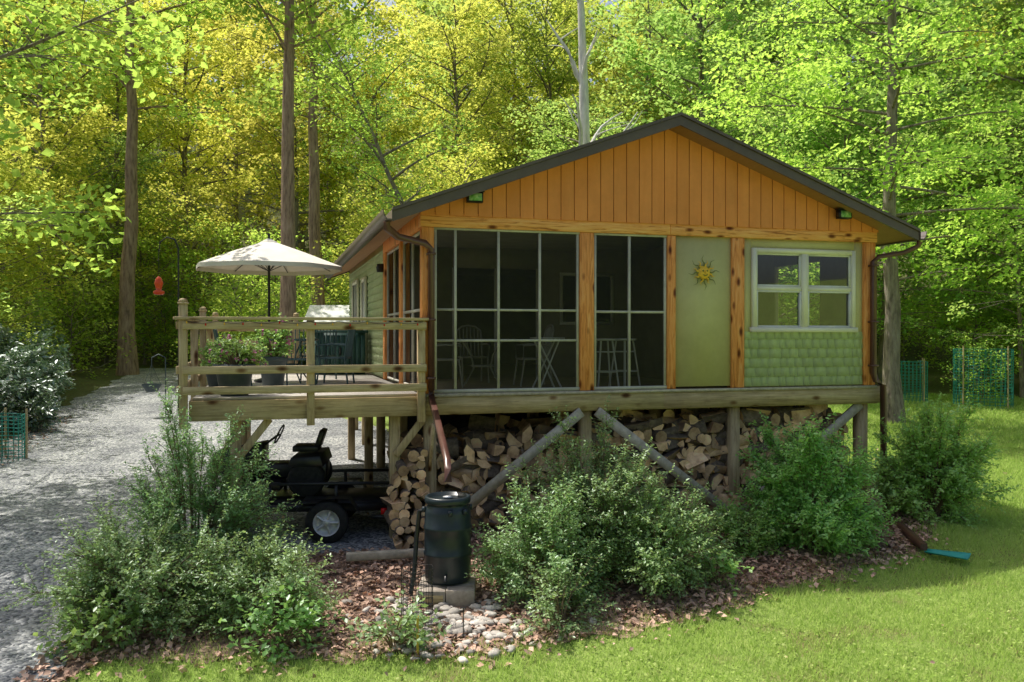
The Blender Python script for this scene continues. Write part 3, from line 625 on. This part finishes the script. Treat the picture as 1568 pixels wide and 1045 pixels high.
def tree(name,seed,H,cb,R,nb,leaf,lps,tr,bark,lm,el=(.1,.6),curve=.5,sprayr=.75,flat=.22,dens=2.6,lean=(0,0),rise=.5,tsides=12,bt=1.0):
    r=np.random.RandomState(seed); parts=[]
    k=12; zz=np.linspace(0,H,k); wob=np.cumsum(r.normal(size=(k,2))*curve*.14,axis=0); wob-=wob[0]
    TP=np.column_stack([wob[:,0]+lean[0]*(zz/H)**1.5*H,wob[:,1]+lean[1]*(zz/H)**1.5*H,zz-.3])
    rad=tr*(1-.85*(zz/H)**.9); rad[0]*=1.35
    b_=MB([bark]); b_.tube([tuple(p) for p in TP],list(rad),bark,tsides,False); parts+=b_.p
    P0=[];P1=[];R0=[];R1=[];SC=[]
    for i_ in range(nb):
        t=((i_+r.uniform(0,1))/nb); h=cb+(H-cb)*t*.94; f=math.sqrt(max(.12,1-(abs(t-.38)/.68)**2.2))
        Lb=R*f*r.uniform(.6,1.2)+.3; az=i_*2.4+r.uniform(-.6,.6); e=r.uniform(*el)+t*rise
        o_=np.array([np.interp(h,zz,TP[:,0]),np.interp(h,zz,TP[:,1]),h-.3])
        d_=np.array([math.cos(az)*math.cos(e),math.sin(az)*math.cos(e),math.sin(e)]); side=np.array([-math.sin(az),math.cos(az),0])
        bow=r.uniform(-.12,.12)
        def bp_(q): return o_+d_*Lb*q+np.array([0,0,-.12*Lb*q*q])+side*Lb*bow*math.sin(q*3)
        segs=5; r0=min(tr*.4,.015+.011*Lb)*bt
        for s_ in range(segs):
            P0.append(bp_(s_/segs));P1.append(bp_((s_+1)/segs));R0.append(r0*(1-s_/segs*.85));R1.append(r0*(1-(s_+1)/segs*.85))
        ns=max(3,int(Lb*dens))
        for j in range(ns):
            q=r.uniform(.28,1.03); p=bp_(max(.1,q-.12))
            lat=r.normal()*.24*Lb*q; c_=bp_(q)+side*lat+np.array([0,0,r.normal()*.22])
            P0.append(p);P1.append(c_);R0.append(.011);R1.append(.004); SC.append(c_)
    V,F=tubes(P0,P1,R0,R1,5); parts.append((V,F,0))
    SC=np.array(SC); n=len(SC)
    sr=sprayr*r.uniform(.55,1.25,n); C=np.repeat(SC,lps,0); a=r.uniform(0,2*np.pi,len(C)); rr=np.sqrt(r.uniform(0,1,len(C)))*np.repeat(sr,lps)
    tilt=np.repeat(r.normal(size=(n,2))*.3,lps,0)
    dx=rr*np.cos(a);dy=rr*np.sin(a)
    C=C+np.stack([dx,dy,dx*tilt[:,0]+dy*tilt[:,1]-.22*rr**2+r.normal(size=len(C))*flat*.6],1)
    N=r.normal(size=C.shape)*.5+np.array([0,0,1]); N[:,0]-=tilt[:,0];N[:,1]-=tilt[:,1]
    V,F=leaves(C,N,leaf*r.uniform(.6,1.3,len(C)),.72,.12); parts.append((V,F,1))
    return mk(name,parts,[bark,lm])
def inst(src,name,x,y,rot,sc,first=[set()]):
    if src.name not in first[0]:
        first[0].add(src.name); ob=src
    else:
        ob=bpy.data.objects.new(name,src.data); scene.collection.objects.link(ob)
    return place(ob,x,y,None,rot,sc)
T={}
T['a']=tree('maple_tree',101,21,5.5,5.2,42,.22,28,.24,'bark','leafA',el=(.05,.7))
T['b']=tree('oak_tree',102,23,6.5,5.6,42,.23,28,.28,'bark','leafB',el=(.0,.7))
T['c']=tree('maple_tree',103,19,4.5,5.0,42,.21,28,.20,'bark','leafY',el=(.05,.7))
T['hi']=tree('tulip_poplar_tree',104,24,11,4.6,28,.2,32,.31,'bark2','leafA',el=(.1,.8))
T['m1']=tree('understory_tree',105,9.5,1.8,3.4,30,.16,34,.09,'bark','leafY',el=(.0,.5))
T['m2']=tree('understory_tree',106,7.5,1.2,3.0,30,.16,32,.08,'bark','leafA',el=(.0,.5))
T['m3']=tree('beech_tree',107,12,2.4,4.0,36,.15,38,.11,'bark','leafB',el=(-.05,.4),flat=.14)
T['s1']=tree('forest_sapling',108,3.6,.3,1.6,20,.13,22,.035,'bark','leafA',el=(.1,.5),sprayr=.45)
T['fa']=tree('distant_maple_tree',111,20,3.5,5.6,28,.40,15,.22,'bark','leafA',el=(.0,.7),dens=2.0,sprayr=1.1,flat=.5,tsides=6)
T['fb']=tree('distant_oak_tree',112,21,3.5,5.8,28,.40,15,.22,'bark','leafY',el=(.0,.7),dens=2.0,sprayr=1.1,flat=.5,tsides=6)
T['fc']=tree('distant_beech_tree',113,16,2,5.0,28,.38,15,.20,'bark','leafB',el=(.0,.7),dens=2.0,sprayr=1.1,flat=.5,tsides=6)
T['r1']=shrubmesh('rhododendron_shrub',109,1.7,1.5,2.1,60,600,14,.17,.38,'leafD',(.15,.35))
def hero(key,x,y,rot,sc): return inst(T[key],T[key].name.split('.')[0],x,y,rot,sc)
hero('hi',-17.2,38,0.3,(1.25,1.25,1.1)); hero('hi',-7.35,28,2.0,1.0); hero('hi',-8.6,37.5,4.0,(1.1,1.1,1.05)); hero('b',8.6,40,1,1.0)
rt=tree('tall_maple_tree',120,19,4.2,5.0,44,.14,54,.25,'bark','leafA',el=(-.1,.25),flat=.12,dens=2.5,rise=.25,bt=.6)
place(rt,10.6,23.5)
nl=tree('overhanging_maple_tree',121,13,4.4,6.2,34,.17,36,.26,'bark','leafA',el=(-.1,.35),dens=2.2,bt=.7); place(nl,-12.6,14.5)
def dead(name,seed,H,x,y):
    r=np.random.RandomState(seed); c=MB(['deadbark'])
    def rec(p,d,L,rad,dep):
        pts=[p]; q=p.copy(); 
        for i_ in range(6):
            d=d+Vector(r.normal(size=3)*(.04 if dep==2 else .16)); d.normalize(); q=q+d*L/6; pts.append(q.copy())
        c.tube(pts,[rad*(1-.13*i_) for i_ in range(7)],'deadbark',8,False)
        if dep>0:
            for k_ in range(9 if dep==2 else 2):
                s_=pts[3+k_%4]; nd=(d+Vector((r.normal()*.7,r.normal()*.4,.1))).normalized(); rec(s_.copy(),nd,L*r.uniform(.1,.22) if dep==2 else L*.4,rad*.3,dep-1)
    rec(Vector((0,0,-.2)),Vector((0,0,1)),H,.30,2)
    return c.build(name,loc=(x,y,float(tz(x,y))),smooth=True)
dead('dead_tree',6,15,2.35,26)
lt=tree('leaning_tree',122,13,6,3,20,.13,36,.16,'bark','leafA',lean=(-.35,0)); place(lt,-2.0,31)
rf=random.Random(21); placed=[(-17.2,38),(-7.35,28),(-8.6,37.5),(8.6,40),(10.6,23.5),(2.9,29),(-2,31)]
def ok(x,y,dm):
    if dl(y)-1.6<x<dr(y)+1.4 and y<43.5: return False
    if y<27+1.0*math.sin(x) and x>dl(y): return False
    if 3<x<19 and y<30: return False
    if -9.5<x<-2 and 28<y<37: return False
    for p in placed:
        if (p[0]-x)**2+(p[1]-y)**2<dm*dm: return False
    return True
def fill(keys,n,x0f,x1f,y0,y1,dm,smin,smax,warm=None,cool=None,thin=0):
    c=0;t=0
    while c<n and t<n*30:
        t+=1; y=rf.uniform(y0,y1); x=rf.uniform(x0f*y-3,x1f*y+3)
        if ok(x,y,dm):
            if thin and x<-.1*y and rf.random()<thin: 
                c+=.5; continue
            ks=keys
            if warm and x<.02*y and rf.random()<.75: ks=warm
            if cool and x>.12*y and rf.random()<.7: ks=cool
            placed.append((x,y)); k=rf.choice(ks); s_=rf.uniform(smin,smax); inst(T[k],T[k].name.split('.')[0],x,y,rf.uniform(0,6.28),s_); c+=1
for (x,y,k,s_) in((-19.5,45,'m2',1.1),(-17.0,45.5,'m1',1.0),(-22,46,'m3',1.0),(-15,44.5,'m2',1.0),(-25,45,'m1',1.1),(-20.5,44.6,'s1',1.3),(-18.2,44.4,'s1',1.2),(-16.2,44.2,'s1',1.1),(-22.6,44.4,'s1',1.2),(-23.5,51,'c',1.0)):
    placed.append((x,y)); inst(T[k],T[k].name.split('.')[0],x,y,x,s_)
fill(['m1','m2','m3','m2'],34,-.66,.66,27,46,2.3,.8,1.2,['m1','m2','m1'],['m3','m2'])
fill(['a','b','c'],30,-.7,.7,33,56,3.6,.85,1.15,['c','a','c'],['b','a','a'],.55)
fill(['fa','fb','fc'],60,-.7,.7,54,100,3.8,.8,1.2,['fb','fa'],['fc','fa','fa'],.2)
fill(['s1','s1','r1'],56,-.66,.66,26,44,1.0,.7,1.4)
for (x,y,s_) in((-13.2,21.5,1.0),(-14.2,23.5,1.1),(-16.2,27.5,1.2),(-18.3,31,1.3),(-16.6,25.5,1.2),(-12.6,18.6,.7)):
    inst(T['r1'],'rhododendron_shrub',x,y,x*3,s_)
for (x,y,k,s_) in((-17.5,22,'m3',.9),(-20,30,'m1',1.1),(-21.5,35,'m1',1.1)):
    inst(T[k],T[k].name.split('.')[0],x,y,x,s_)
for (x,y,k,s_) in((17.5,29,'m3',.9),(19,29,'a',.9),(18,33,'m2',1.1),(13,33,'m3',1),(21,25,'m3',1.1)):
    inst(T[k],T[k].name.split('.')[0],x,y,x,s_)
for k_ in range(12):
    x=-50+k_*9; y=-48-4*math.sin(k_*2.1); inst(T[('fa','fb','fc')[k_%3]],'distant_maple_tree',x,y,k_,1.0)
# ---------------------------------------------------------------- firewood
def firewood():
    r=random.Random(9)
    c=MB(['logface','logbark'])
    def log(p,ax,rad,L,roll,kind):
        ax=Vector(ax).normalized(); u=Vector((0,0,1)) if abs(ax.z)<.9 else Vector((1,0,0)); a=ax.cross(u).normalized(); bb=ax.cross(a)
        if kind==0: ang=[i_*2*math.pi/8 for i_ in range(8)]; prof=[(math.cos(t)*rad,math.sin(t)*rad) for t in ang]; bark=set(range(8))
        else:
            sp=r.choice([math.pi/2,math.pi*.75,math.pi,1.2]); m_=4; prof=[(0,0)]+[(math.cos(sp*i_/m_)*rad*1.35,math.sin(sp*i_/m_)*rad*1.35) for i_ in range(m_+1)]
            cx_=sum(q[0] for q in prof)/len(prof);cy_=sum(q[1] for q in prof)/len(prof); prof=[(q[0]-cx_,q[1]-cy_) for q in prof]; bark=set(range(1,m_+1))
        cr,sr=math.cos(roll),math.sin(roll); prof=[(x*cr-y*sr,x*sr+y*cr) for x,y in prof]; n=len(prof); p=Vector(p)
        V=[]
        for e in(-.5,.5):
            off=ax*(L*e)
            for x,y in prof: V.append(tuple(p+off+a*x*r.uniform(.94,1.06)+bb*y*r.uniform(.94,1.06)))
        fb=[(j,(j+1)%n,n+(j+1)%n,n+j) for j in range(n) if j in bark]; ff=[(j,(j+1)%n,n+(j+1)%n,n+j) for j in range(n) if j not in bark]
        if fb: c.raw(V,fb,'logbark')
        if ff: c.raw(V,ff,'logface')
        c.raw(V,[tuple(range(n))],'logface'); c.raw(V,[tuple(range(2*n-1,n-1,-1))],'logface')
    def top(u): return float(np.interp(u,[-.3,.3,1,2,3,4,5,6,7],[1.0,1.05,1.15,1.22,1.42,1.35,1.45,1.5,1.45]))
    for row,v0 in((0,.42),(1,.92),(2,1.42)):
        u=-.1
        while u<6.95:
            z=.05+r.uniform(0,.05)
            tp=top(u)+row*.08+r.uniform(-.1,.1)
            while z<tp:
                rad=r.uniform(.06,.125)
                vv=v0+r.uniform(-.06,.06)-.12*(1-z/1.4)
                if r.random()<.45: log((u+r.uniform(-.05,.05),vv,z+rad*.7),(r.uniform(-.3,.3),1,r.uniform(-.15,.15)),rad,r.uniform(.38,.46),r.uniform(0,6.28),0 if r.random()<.2 else 1)
                else: log((u+r.uniform(-.06,.06),vv-.08,z+rad*.7),(1,r.uniform(-.6,.6),r.uniform(-.4,.4)),rad,r.uniform(.34,.44),r.uniform(0,6.28),1)
                z+=rad*r.uniform(1.2,1.5)
            u+=r.uniform(.14,.20)
    for k in range(150):
        u=r.uniform(.4,6.6); log((u,r.uniform(.05,.45),r.uniform(.05,.35)),(r.uniform(-1,1),r.uniform(-1,1),r.uniform(-.3,.3)),r.uniform(.055,.1),.4,r.uniform(0,6),1)
    for k in range(70):
        u=r.uniform(1.5,6.8); log((u,r.uniform(.4,1.1),min(1.5,top(u)+.06)),(r.uniform(-1,1),r.uniform(-1,1),r.uniform(-.2,.2)),r.uniform(.055,.1),.4,r.uniform(0,6),1)
    for col,(u0,h) in enumerate(((-.42,.75),(-.28,.95),(-.14,1.1),(-.02,1.15))):
        z=-.05
        while z<h:
            rad=r.uniform(.05,.085); sl=.35*(1-z/1.1)
            log((u0+r.uniform(-.035,.035),.15-sl+r.uniform(-.07,.07),z+rad),(r.uniform(-.3,.3),1,r.uniform(-.15,.15)),rad,.42,r.uniform(0,6.28),r.choice([0,0,1,1,1]))
            z+=rad*r.uniform(1.3,1.7)
    c.build('firewood_pile',loc=(HL[0],HL[1],0),rotz=A)
firewood()
# ---------------------------------------------------------------- rain barrel etc
bx,by=-.75,9.9; bz=-.05
bar=empty('rain_barrel',(bx,by,bz)); c=MB(['barrel'])
c.lathe((0,0,0),[(0,0),(.24,0),(.265,.03),(.27,.10),(.272,.30),(.282,.315),(.282,.34),(.272,.355),(.272,.60),(.282,.615),(.282,.64),(.272,.655),(.268,.80),(.25,.86),(.235,.88),(.235,.905),(.262,.91),(.268,.93),(.268,.975),(.255,.985),(.235,.985),(.225,.955),(.10,.95),(0,.955)],'barrel',40)
for t in(.4,1.9,3.3,4.9,5.6): c.box(math.cos(t)*.275-.025,math.cos(t)*.275+.025,math.sin(t)*.275-.025,math.sin(t)*.275+.025,.80,.86,'barrel')
c.build('barrel_body',bar,smooth=False)
c=MB(['black','steel']); c.tube([(0,-.27,.12),(0,-.34,.12),(0,-.36,.08)],.018,'black',8); c.lathe((.0,0,.96),[(.05,0),(.06,.012),(0,.02)],'steel',12)
c.tube([(-.27,.02,.82),(-.33,0,.80),(-.36,-.05,.5),(-.38,-.12,.1),(-.42,-.2,-.15)],.028,'black',8)
c.build('spigot_and_hose',bar)
c=MB(['block','pt_h'])
c.box(-.30,.02,-.42,-.22,-.02,.17,'block'); c.box(.03,.35,-.42,-.22,-.01,.18,'block'); c.box(-.30,.34,-.21,.28,-.02,.175,'block')
c.box(-.32,.0,-.43,-.425,.02,.13,'pt_h')
c.build('concrete_blocks',loc=(bx-.02,by,-.235),bevel=.01)
def rocks():
    r=random.Random(4); c=MB(['rock']); import bmesh
    bm=bmesh.new(); bmesh.ops.create_icosphere(bm,subdivisions=2,radius=1); bv=np.array([v.co[:] for v in bm.verts]); bf=np.array([[v.index for v in f.verts] for f in bm.faces]); bm.free()
    for k in range(260):
        x=r.gauss(-.7,.5); y=r.gauss(9.05,.38)
        if y<8.2 or y>9.7: continue
        s=r.uniform(.025,.085); v=bv*np.array([1,r.uniform(.6,.9),r.uniform(.3,.5)])*s
        v=v*(1+.2*np.sin(bv[:,[1]]*3+k)+.16*np.sin(bv[:,[0]]*4+k*2)); t=r.uniform(0,6.28); R_=np.array([[math.cos(t),-math.sin(t),0],[math.sin(t),math.cos(t),0],[0,0,1]])
        v=v@R_.T+np.array([x,y,float(tz(x,y))+.02+s*.2]); c.raw(v,bf,'rock')
    c.build('river_rocks',smooth=True)
rocks()
def wirecage(name,x,y,R,h,mat,nv=20,nh=8,stakes=True,r=.004):
    c=MB([mat,'pt_v']); z0=0
    for k in range(nv):
        t=2*math.pi*k/nv; c.tube([(R*math.cos(t),R*math.sin(t),z0),(R*math.cos(t+.03),R*math.sin(t+.03),h)],r,mat,4,False)
    for k in range(nh+1):
        z=h*k/nh; c.tube([(R*math.cos(2*math.pi*j/24),R*math.sin(2*math.pi*j/24),z+.01*math.sin(j)) for j in range(25)],r,mat,4,False)
    if stakes:
        for k in range(4):
            t=.4+k*math.pi/2; c.tube([((R+.03)*math.cos(t),(R+.03)*math.sin(t),-.2),((R+.03)*math.cos(t),(R+.03)*math.sin(t),h+.12)],.022,'pt_v',6)
    return c.build(name,loc=(x,y,float(tz(x,y))))
wirecage('wire_plant_cage',-1.02,9.1,.17,.6,'black',18,10,False,.0035)
wirecage('garden_net_cage',15.2,27.4,.85,1.85,'net',34,18,True,.010); wirecage('garden_net_cage',13.3,28.3,.5,1.35,'net',26,12,True,.010); wirecage('garden_net_cage',-10.7,17.8,.42,.95,'net',24,12,True,.008)
inst(T['s1'],'forest_sapling',15.2,27.4,1,.6)
c=MB(['cedarend','black']); c.tube([(0,0,-.1),(.0,0,.42)],.013,'cedarend',6); c.build('garden_stake',loc=(-.93,8.35,float(tz(-.93,8.35))))
c=MB(['black']); c.tube([(0,0,-.1),(0,0,.35)],.006,'black',5); c.tube([(-.03,0,.35),(.03,0,.35)],.006,'black',5); c.build('garden_marker',loc=(-.5,8.7,float(tz(-.5,8.7))))
c=MB(['spout']); c.tube([(5.62,12.9,.06),(5.55,12.0,.06),(5.42,11.15,.02)],.06,'spout',4); c.build('drain_extension_pipe')
c=MB(['teal'])
V=[];F=[]
for i_ in range(6):
    for j in range(7):
        q=i_/5; w_=.08+.09*q; x=(j/6-.5)*2*w_; V.append((x,-.5*q,.015+.07*abs(j/6-.5)**2*4*.5+.0))
for i_ in range(5):
    for j in range(6): F.append((i_*7+j,i_*7+j+1,(i_+1)*7+j+1,(i_+1)*7+j))
c.raw(V,F,'teal'); so=c.build('splash_guard',loc=(5.42,11.1,float(tz(5.4,11))+.05),rotz=.9); md=so.modifiers.new('s','SOLIDIFY'); md.thickness=.012
c=MB(['grey_wood']); c.beam((-2.1,10.72,.0),(-1.1,10.95,.0),.1,.1,'grey_wood'); c.build('landscape_timber',bevel=.01)
def wheel(c,x,y,z,R,w,spokes=True):
    c.lathe((x,y,z),[(R*.62,-w/2),(R*.9,-w/2),(R,-w*.3),(R,w*.3),(R*.9,w/2),(R*.62,w/2)],'rubber',28,'y')
    c.lathe((x,y,z),[(R*.62,-w*.45),(R*.56,-w*.38),(R*.52,-w*.15),(R*.2,-w*.2),(R*.16,-w*.42),(0,-w*.44)],'steel',24,'y'); c.lathe((x,y,z),[(R*.62,w*.45),(R*.5,w*.2),(0,w*.2)],'steel',24,'y')
    for k in range(5):
        t=2*math.pi*k/5; c.tube([(x+math.cos(t)*R*.15,y-w*.33,z+math.sin(t)*R*.15),(x+math.cos(t)*R*.55,y-w*.3,z+math.sin(t)*R*.55)],R*.07,'steel',5)
tr=empty('utility_trailer',(-2.52,11.55,-.03),.08)
c=MB(['black','rubber','steel','redlight','pt_h'])
for y in(.0,1.5): wheel(c,0,y,.29,.29,.18)
c.box(-1.7,.95,.16,.21,.40,.50,'black'); c.box(-1.7,.95,1.30,1.35,.40,.50,'black'); c.box(-1.7,-1.65,.2,1.3,.4,.5,'black'); c.box(.9,.95,.2,1.3,.4,.5,'black')
c.box(-1.65,.9,.21,1.3,.48,.52,'black')
for y in(.185,1.325):
    c.box(-1.7,.95,y-.02,y+.02,.76,.80,'black')
    for x in(-1.68,-.8,.1,.93): c.box(x-.02,x+.02,y-.018,y+.018,.5,.76,'black')
for k in range(22): c.tube([(.95,.2+k*.05,.5),(.95,.2+k*.05,1.1)],.006,'black',4)
c.box(.93,.97,.18,1.33,1.1,1.13,'black')
for y0 in(-.10,1.4):
    c.raw([(-.42,y0,.44),(-.30,y0,.62),(.30,y0,.62),(.42,y0,.44),(-.42,y0+.24,.44),(-.30,y0+.24,.62),(.30,y0+.24,.62),(.42,y0+.24,.44)],[(0,1,5,4),(1,2,6,5),(2,3,7,6)],'black')
c.box(.72,.80,.10,.158,.36,.44,'redlight'); c.box(.55,.9,.12,.15,.3,.34,'black')
c.beam((-1.7,.3,.45),(-2.5,.75,.42),.06,.06,'black'); c.beam((-1.7,1.2,.45),(-2.5,.75,.42),.06,.06,'black')
c.build('trailer_frame',tr)
tt=empty('lawn_tractor',(-3.5,12.4,.50),.08)
c=MB(['black','rubber','steel'])
for x,R,w_ in((-.45,.19,.15),(.55,.26,.22)):
    for y in(-.38,.38):
        c.lathe((x,y,R),[(0,-w_/2),(R*.62,-w_/2),(R*.9,-w_/2),(R,-w_*.3),(R,w_*.3),(R*.9,w_/2),(0,w_/2)],'rubber',28,'y')
c.raw([(-.85,-.22,.3),(-.1,-.25,.3),(-.1,.25,.3),(-.85,.22,.3),(-.80,-.18,.62),(-.1,-.24,.75),(-.1,.24,.75),(-.80,.18,.62)],[(0,1,5,4),(1,2,6,5),(2,3,7,6),(3,0,4,7),(4,5,6,7),(3,2,1,0)],'black')
c.box(-.1,.8,-.2,.2,.25,.45,'black'); c.raw([(.3,-.5,.45),(.8,-.5,.45),(.8,.5,.45),(.3,.5,.45),(.35,-.5,.58),(.75,-.5,.6),(.75,.5,.6),(.35,.5,.58)],[(0,1,5,4),(1,2,6,5),(2,3,7,6),(3,0,4,7),(4,5,6,7),(3,2,1,0)],'black')
c.box(.32,.68,-.2,.2,.62,.70,'black'); c.beam((.66,0,.68),(.74,0,.92),.4,.07,'black',up=(1,0,0)); c.tube([(-.12,0,.7),(.1,0,.86)],.02,'black',6)
c.tube([(.1+.15*math.cos(t)*.4,.17*math.sin(t),.86+.13*math.cos(t)) for t in np.linspace(0,6.28,15)],.014,'black',6)
c.box(-.6,.2,-.5,.5,.12,.24,'black')
c.build('tractor_body',tt,bevel=.015)
def stool(loc,rot):
    c=MB(['white']); c.lathe((0,0,.72),[(0,0),(.17,0),(.18,.015),(.18,.03),(.0,.035)],'white',20)
    for k in range(4):
        t=math.pi/4+k*math.pi/2; x,y=math.cos(t),math.sin(t); c.tube([(x*.13,y*.13,.72),(x*.24,y*.24,0)],.014,'white',6)
    c.tube([(.21*math.cos(t),.21*math.sin(t),.25) for t in np.linspace(0,6.28,17)],.009,'white',5)
    c.tube([(.16*math.cos(t),.16*math.sin(t),.55) for t in np.linspace(0,6.28,17)],.009,'white',5)
    c.build('bar_stool',loc=loc,rotz=rot)
stool(W(2.85,.45,2.0),A); stool(W(3.25,.6,2.0),A+.4)
t2=table(W(1.2,1.5,2.0),0,'inchair'); chair(W(.5,1.2,2.0),A+1.6,'porch_chair','inchair'); chair(W(1.95,1.2,2.0),A-1.6,'porch_chair','inchair'); chair(W(1.25,2.4,2.0),A,'porch_chair','inchair')
c=MB(['white']); 
c.tube([(0,0,0),(.35,.1,.75)],.014,'white',6); c.tube([(.35,0,0),(0,.1,.75)],.014,'white',6); c.box(-.03,.38,-.05,.4,.75,.77,'white'); c.tube([(0,.35,0),(.35,.3,.75)],.014,'white',6); c.tube([(.35,.35,0),(0,.3,.75)],.014,'white',6)
c.build('folding_tray_table',loc=W(1.8,.4,2.0),rotz=A)
fd=empty('hummingbird_feeder',W(-3.25,.9,0)); c=MB(['black','redglass','lens'])
c.tube([(0,0,1.7),(0,0,4.0),(-.05,0,4.12),(-.16,0,4.15),(-.25,0,4.08),(-.27,0,3.95)],.011,'black',6)
c.tube([(-.27,0,3.95),(-.27,0,3.62)],.003,'black',4)
c.lathe((-.27,0,3.38),[(0,-.02),(.05,-.02),(.075,0),(.07,.03),(.035,.045),(.045,.09),(.06,.14),(.04,.2),(.02,.22),(0,.24)],'redglass',18)
c.build('hook_and_feeder',fd)
hb=empty('hanging_basket',(-10.4,24.5,1.15)); c=MB(['pot']); c.lathe((0,0,0),[(0,0),(.16,.02),(.26,.2),(.27,.24)],'pot',18)
for k in range(3): c.tube([(.26*math.cos(k*2.1),.26*math.sin(k*2.1),.24),(0,0,.8)],.006,'pot',4)
c.tube([(0,0,.8),(0,0,1.0),(.2,0,1.1),(.4,0,1.0),(.4,0,-1.1)],.015,'pot',6)
c.build('basket',hb)
s=empty('white_roof_shed',(-7.9,33,float(tz(-7.9,33))),.05); c=MB(['white','inwall','black'])
c.box(0,4,0,2.6,-.3,2.5,'inwall'); c.raw([(-.2,-.3,2.5),(4.2,-.3,2.5),(4.2,1.3,3.3),(-.2,1.3,3.3),(-.2,2.9,2.5),(4.2,2.9,2.5)],[(0,1,2,3),(3,2,5,4)],'white')
c.box(.3,1.2,-.02,0,0,2,'black'); c.box(1.6,2.6,-.02,0,1,1.9,'white'); c.build('shed_body',s)
# ---------------------------------------------------------------- light, world, camera
w=bpy.data.worlds.new('World'); scene.world=w; w.use_nodes=True; nt=w.node_tree; nt.nodes.clear()
sky=nt.nodes.new('ShaderNodeTexSky'); sky.sky_type='NISHITA'; sky.sun_disc=False
EL,AZ=math.radians(60),math.radians(-54)
sky.sun_elevation=EL; sky.sun_rotation=AZ; sky.air_density=1.0; sky.dust_density=5; sky.ozone_density=1
bg=nt.nodes.new('ShaderNodeBackground'); bg.inputs[1].default_value=.15; wo=nt.nodes.new('ShaderNodeOutputWorld')
nt.links.new(sky.outputs[0],bg.inputs[0]); nt.links.new(bg.outputs[0],wo.inputs[0])
sl=bpy.data.lights.new('sun','SUN'); sl.energy=5; sl.angle=math.radians(.5); sl.color=(1,.95,.86)
so=bpy.data.objects.new('sun',sl); scene.collection.objects.link(so)
d=Vector((math.sin(AZ)*math.cos(EL),math.cos(AZ)*math.cos(EL),math.sin(EL)))
so.rotation_euler=(-d).to_track_quat('-Z','Y').to_euler(); so.location=(0,0,40)
cam=bpy.data.cameras.new('camera'); cam.lens=29.85; cam.sensor_width=36; cam.clip_end=1500; cam.clip_start=.1
co=bpy.data.objects.new('camera',cam); scene.collection.objects.link(co); co.location=(0,0,2.81); co.rotation_euler=(math.radians(90-.42),0,0)
scene.camera=co
scene.view_settings.view_transform='Standard'; scene.view_settings.look='None'; scene.view_settings.exposure=0
